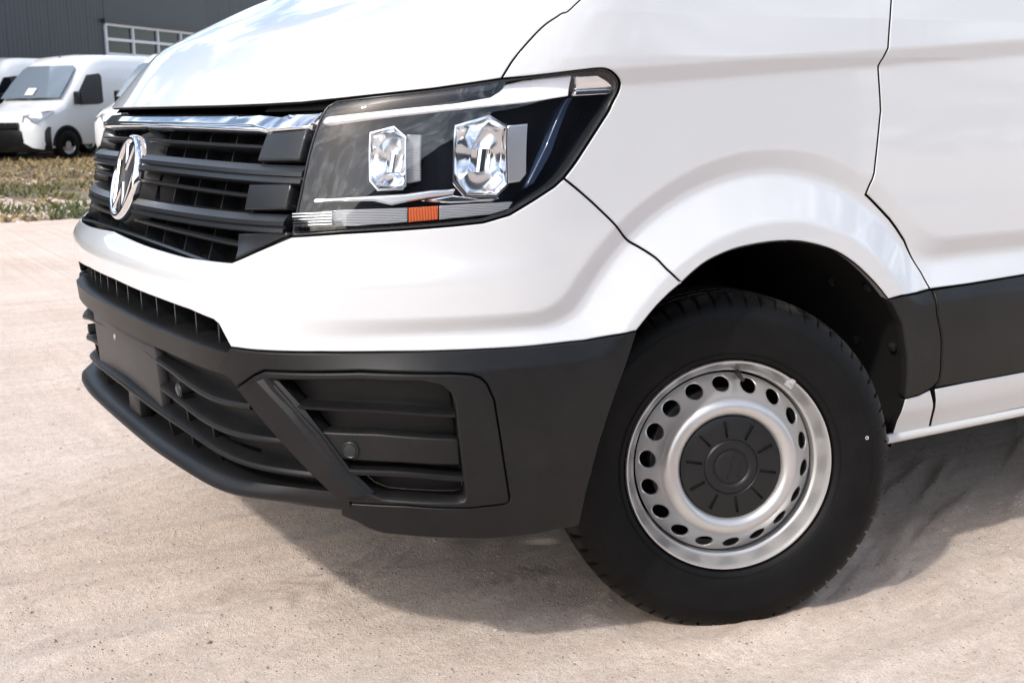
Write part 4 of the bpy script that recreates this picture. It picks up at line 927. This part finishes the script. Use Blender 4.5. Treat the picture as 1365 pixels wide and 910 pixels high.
quadstrip('pillar', [[(.14, .110, 1.50), (.02, .13, 1.53)], [(.60, .185, 2.05), (.52, .21, 2.09)], [(1.0, .24, 2.26), (.72, .22, 2.26)]], PAINT, van, twin=True)
quadstrip('door_window', [[(.16, .111, 1.505), (1.0, .111, 1.505)], [(.60, .182, 2.04), (1.0, .182, 2.04)], [(.98, .238, 2.25), (1.0, .238, 2.25)]], GLASSD, van, twin=True)
V, F = box((4.80, 1.02, 1.40), (.05, 1.86, 1.95)); mk('rear_door', V, F, PAINT, van)
V, F = box((2.1, 1.02, .50), (4.9, 1.4, .12)); mk('underbody', V, F, DARK, van)
V, F = box((-.3, 1.02, .62), (.9, .70, .5)); mk('engine_block', V, F, DARK, van)
# --- wheels
def tyre_mesh():
    prof = [(.205, -.022), (.2205, -.016), (.2235, -.006), (.226, .002), (.232, .0065), (.245, .0105), (.262, .0135), (.280, .0145), (.298, .0125), (.303, .0135), (.306, .0125), (.318, .0085), (.328, .0025), (.336, -.0045), (.3405, -.010),
            (.345, -.017), (.3495, -.026), (.3515, -.036), (.3522, -.052), (.3440, -.054), (.3440, -.062), (.3525, -.064), (.3530, -.092), (.3445, -.094), (.3445, -.103), (.3532, -.105),
            (.3532, -.131), (.3445, -.133), (.3445, -.142), (.3525, -.144), (.3522, -.172), (.3440, -.174), (.3440, -.182), (.3520, -.184), (.3500, -.206), (.346, -.222), (.335, -.238), (.30, -.248), (.26, -.246), (.23, -.236), (.2205, -.220), (.205, -.214)]
    n = 768; V = []; F = []; k = len(prof)
    for i in range(n):
        a = 2*math.pi*i/n
        for j, (r, y) in enumerate(prof):
            ph = i % 12
            if 12 <= j <= 17 or 34 <= j <= 36:                     # shoulder sipes
                if ph in (0, 1): r -= (.0080 if j >= 15 else .0055 if j == 14 else .0030 if j == 13 else .001)
            elif j in (21, 22, 25, 26, 29, 30) and (i+5*j) % 16 == 0: r -= .005
            r = r+.0062*min(1, max(0, (r-.28)/.06)); V.append((r*math.cos(a), y, r*math.sin(a)))
    for i in range(n):
        j2 = (i+1) % n
        for q in range(k-1): F.append((i*k+q, i*k+q+1, j2*k+q+1, j2*k+q))
    return V, F
def fixn(o):
    bm = bmesh.new(); bm.from_mesh(o.data); bmesh.ops.recalc_face_normals(bm, faces=bm.faces); bm.to_mesh(o.data); bm.free(); return o
def outward(o):
    """faces towards +Y / away from the axis (the wheel's outer side is local -Y in the mesh data flipped later)"""
    return fixn(o)
def make_wheel():
    """built with its outer face towards local +Y; flange edge plane at y = 0"""
    w = empty('wheel', parent=van)
    V, F = tyre_mesh(); t = fixn(mk('tyre', V, F, RUBBER, w, ang=32))
    # moulded rings and size marks on the sidewall
    rings = []
    for r0 in (.2345, .2385, .2425, .3095): rings.append(lathe([(r0-.0012, .008 if r0 < .3 else .0118), (r0-.0005, .0092 if r0 < .3 else .0128), (r0+.0006, .0096 if r0 < .3 else .0125), (r0+.0014, .0092 if r0 < .3 else .0112)], 128))
    V, F = join(*rings); fixn(mk('sidewall_ring', V, F, RUBBER, t, ang=60))
    # paint mark on the sidewall
    V, F = lathe([(.0045, 0), (.0040, .0007), (.0030, .0007), (.0025, 0)], 5); V = [(x+.296*math.cos(R_(171)), y+.0127, z+.296*math.sin(R_(171))) for x, y, z in V]; mk('paint_mark', V, F, mat('white chalk', (.6, .6, .58), .8), t)
    # rim: barrel + conical disc with holes + raised ring
    barrel = [(.2205, -.016), (.2215, -.004), (.2195, .0015), (.2165, .0015), (.2140, -.002), (.2105, -.008), (.2085, -.016), (.2050, -.0215), (.2040, -.0300), (.2005, -.0335), (.1965, -.0355), (.1950, -.044), (.1940, -.060), (.193, -.075)]
    V, F = lathe(barrel, 160); rim = fixn(mk('rim', V, F, RIMP, w, ang=40))
    Ri, Ro = .1475, .1900; rm = .17; N = 18
    cone = lambda r: np.interp(r, [.1475, .153, .160, .172, .184, .1925], [.002, -.004, -.0125, -.0275, -.0405, -.0485])
    loops = []
    for k in range(N):
        th = 2*math.pi*(k+.32)/N; loops.append(np.array([(th*rm+.0180*math.cos(a), .1695+.0140*math.sin(a)) for a in np.linspace(0, 2*math.pi, 28, endpoint=False)]))
    L = 2*math.pi*rm; pts = []; edges = []
    shift = .32*L/N-L/N/2
    for lp in loops: b = len(pts); pts += [(p[0]-shift, p[1]) for p in lp]; edges += [(b+j, b+(j+1) % 28) for j in range(28)]
    nx = 18*16
    for r in np.linspace(Ri, Ro, 10):
        for i in range(nx+1):
            p = (L*i/nx, r)
            if all((p[0]-(lp[:, 0].mean()-shift))**2/.0193**2+(p[1]-.1695)**2/.0152**2 > 1 for lp in loops): pts.append(p)
    r_ = delaunay_2d_cdt([Vector(p) for p in pts], edges, [], 0, 1e-7)
    U = np.array([tuple(v) for v in r_[0]]); T = np.array([tuple(f) for f in r_[2]]); c = U[T].mean(1); ok = np.ones(len(T), bool)
    for lp in loops: q = lp.copy(); q[:, 0] -= shift; ok &= ~inside(c, q)
    T = T[ok]; th = (U[:, 0]+shift)/rm; rr = U[:, 1]
    V = np.stack([rr*np.cos(th), cone(rr), rr*np.sin(th)], -1).tolist(); F = [tuple(t_) for t_ in T]
    # rolled hole edges
    for lp in loops:
        b = len(V)
        for o, dy in ((1.0, 0), (.985, -.0015), (.985, -.007)):
            ce = lp.mean(0)
            for p in lp:
                q = ce+(p-ce)*o; V.append((q[1]*math.cos(q[0]/rm), cone(q[1])+dy, q[1]*math.sin(q[0]/rm)))
        for a in range(2):
            for j in range(28): F.append((b+a*28+j, b+a*28+(j+1) % 28, b+(a+1)*28+(j+1) % 28, b+(a+1)*28+j))
    d = mk('disc', V, F, RIMP, rim, ang=45)
    bm = bmesh.new(); bm.from_mesh(d.data); bmesh.ops.remove_doubles(bm, verts=bm.verts, dist=1e-5); bmesh.ops.recalc_face_normals(bm, faces=bm.faces); bm.to_mesh(d.data); bm.free()
    V, F = lathe([(.1480, .0015), (.1455, .0055), (.141, .0110), (.135, .0150), (.128, .0168), (.121, .0160), (.115, .0130), (.1105, .008), (.108, .001), (.107, -.008)], 128); fixn(mk('raised_ring', V, F, RIMP, rim, ang=60))
    # plastic hub cap
    V, F = lathe([(.1075, .000), (.1065, .0048), (.104, .0060), (.080, .0072), (.0585, .0080), (.0570, .0066), (.0555, .0080), (.0535, .0098), (.046, .0108), (.0415, .0100), (.0375, .0078), (.0365, .0066), (.0345, .0066), (.0335, .0080), (.030, .0092), (.015, .0096), (.0005, .0097)], 96)
    cap = fixn(mk('hub_cap', V, F, mat('hub cap plastic', (.0085, .0088, .0095), .42, spec=.35, bump=.05, bscale=600), w, ang=30))
    for k in range(10):
        a = 2*math.pi*(k+.28)/10; Rz = Matrix.Rotation(-a, 3, 'Y'); V, F = box((.080, .0072, 0), (.034, .0042, .0046)); V = [tuple(Rz @ Vector(v)) for v in V]
        s_ = mk('slot', V, F, DARK, cap); 
    def st(pts, w_):
        parts = []
        for a, b in zip(pts[:-1], pts[1:]):
            a = np.array(a)*.029; b = np.array(b)*.029; t_ = (b-a)/np.linalg.norm(b-a); nr = np.array([-t_[1], t_[0]])*w_
            V = [(p[0], y, p[1]) for y in (.0085, .0105) for p in (a+nr, b+nr, b-nr, a-nr)]; parts.append((V, [(4, 5, 6, 7), (0, 1, 5, 4), (1, 2, 6, 5), (2, 3, 7, 6), (3, 0, 4, 7)]))
        return join(*parts)
    V, F = join(st([(-.40, .80), (0, .1), (.40, .80)], .0022), st([(-.84, .28), (-.42, -.77), (0, -.03), (.42, -.77), (.84, .28)], .0022)); ra = Matrix.Rotation(R_(8), 3, 'Y'); V = [tuple(ra @ Vector(v)) for v in V]; fixn(mk('letters', V, F, MATS['hub cap plastic'], cap, smooth=False))
    # valve, balance weight, brake disc
    av = R_(98); V, F = tube([(.193*math.cos(av), -.036, .193*math.sin(av)), (.188*math.cos(av), -.018, .188*math.sin(av)), (.183*math.cos(av), .006, .183*math.sin(av))], [.006, .0048, .0042], 12); fixn(mk('valve', V, F, mat('valve rubber', (.02, .02, .02), .5), w, ang=50))
    aw = R_(128)
    parts = []
    for k in range(-4, 5):
        a = aw+k*.0085; V, F = box((0, 0, 0), (.013, .006, .0022)); Rz = Matrix.Rotation(-a, 3, 'Y'); V = [tuple(Rz @ (Vector(v)+Vector((.2095, -.004, 0)))) for v in V]; parts.append((V, F))
    V, F = join(*parts); bw = mk('balance_weight', V, F, ZINC, w, smooth=False)
    V, F = box((0, 0, 0), (.010, .008, .008)); Rz = Matrix.Rotation(-aw, 3, 'Y'); V = [tuple(Rz @ (Vector(v)+Vector((.2170, .001, 0)))) for v in V]; fixn(mk('clip', V, F, ZINC, bw, smooth=False))
    V, F = lathe([(.075, -.070), (.150, -.070), (.152, -.072), (.152, -.092), (.075, -.092)], 64); fixn(mk('brake_disc', V, F, STEEL, w, ang=30))
    V, F = lathe([(.19, -.120), (.08, -.125), (.0005, -.125)], 48); fixn(mk('backplate', V, F, DARK, w))
    V, F = lathe([(.193, -.075), (.194, -.150), (.205, -.2)], 96); fixn(mk('barrel_inside', V, F, mat('inner barrel', (.06, .06, .06), .6), rim))
    return w
def children(o): return [c for c in bpy.data.objects if c.parent == o]
def copy_tree(o, parent=None):
    ch = children(o); c = o.copy(); COL.objects.link(c); c.parent = parent
    for q in ch: copy_tree(q, c)
    return c
whl = make_wheel()
STEER, CAMB = R_(22), R_(3)
def place_wheel(w, c, st, cb, side=1):
    # local +Y is the outer side: turn it to world -Y, then steer and lean
    base = Matrix.Rotation(math.pi, 4, 'Z') if side == 1 else Matrix.Identity(4)
    w.matrix_local = Matrix.Translation(c) @ Matrix.Rotation(-st, 4, 'Z') @ Matrix.Rotation(-cb, 4, 'X') @ base
place_wheel(whl, Vector((-.0, .09, .3465)), STEER, CAMB)
w2 = copy_tree(whl, van); place_wheel(w2, Vector((0, 1.95, .352)), STEER*.9, R_(1), -1)
for y, sd in ((.09, 1), (1.95, -1)):
    w3 = copy_tree(whl, van); place_wheel(w3, Vector((3.64, y, .352)), 0, 0, sd)
V, F = tube([(0, .25, .352), (0, 1.79, .352)], .035, 12); mk('axle', V, F, DARK, van)
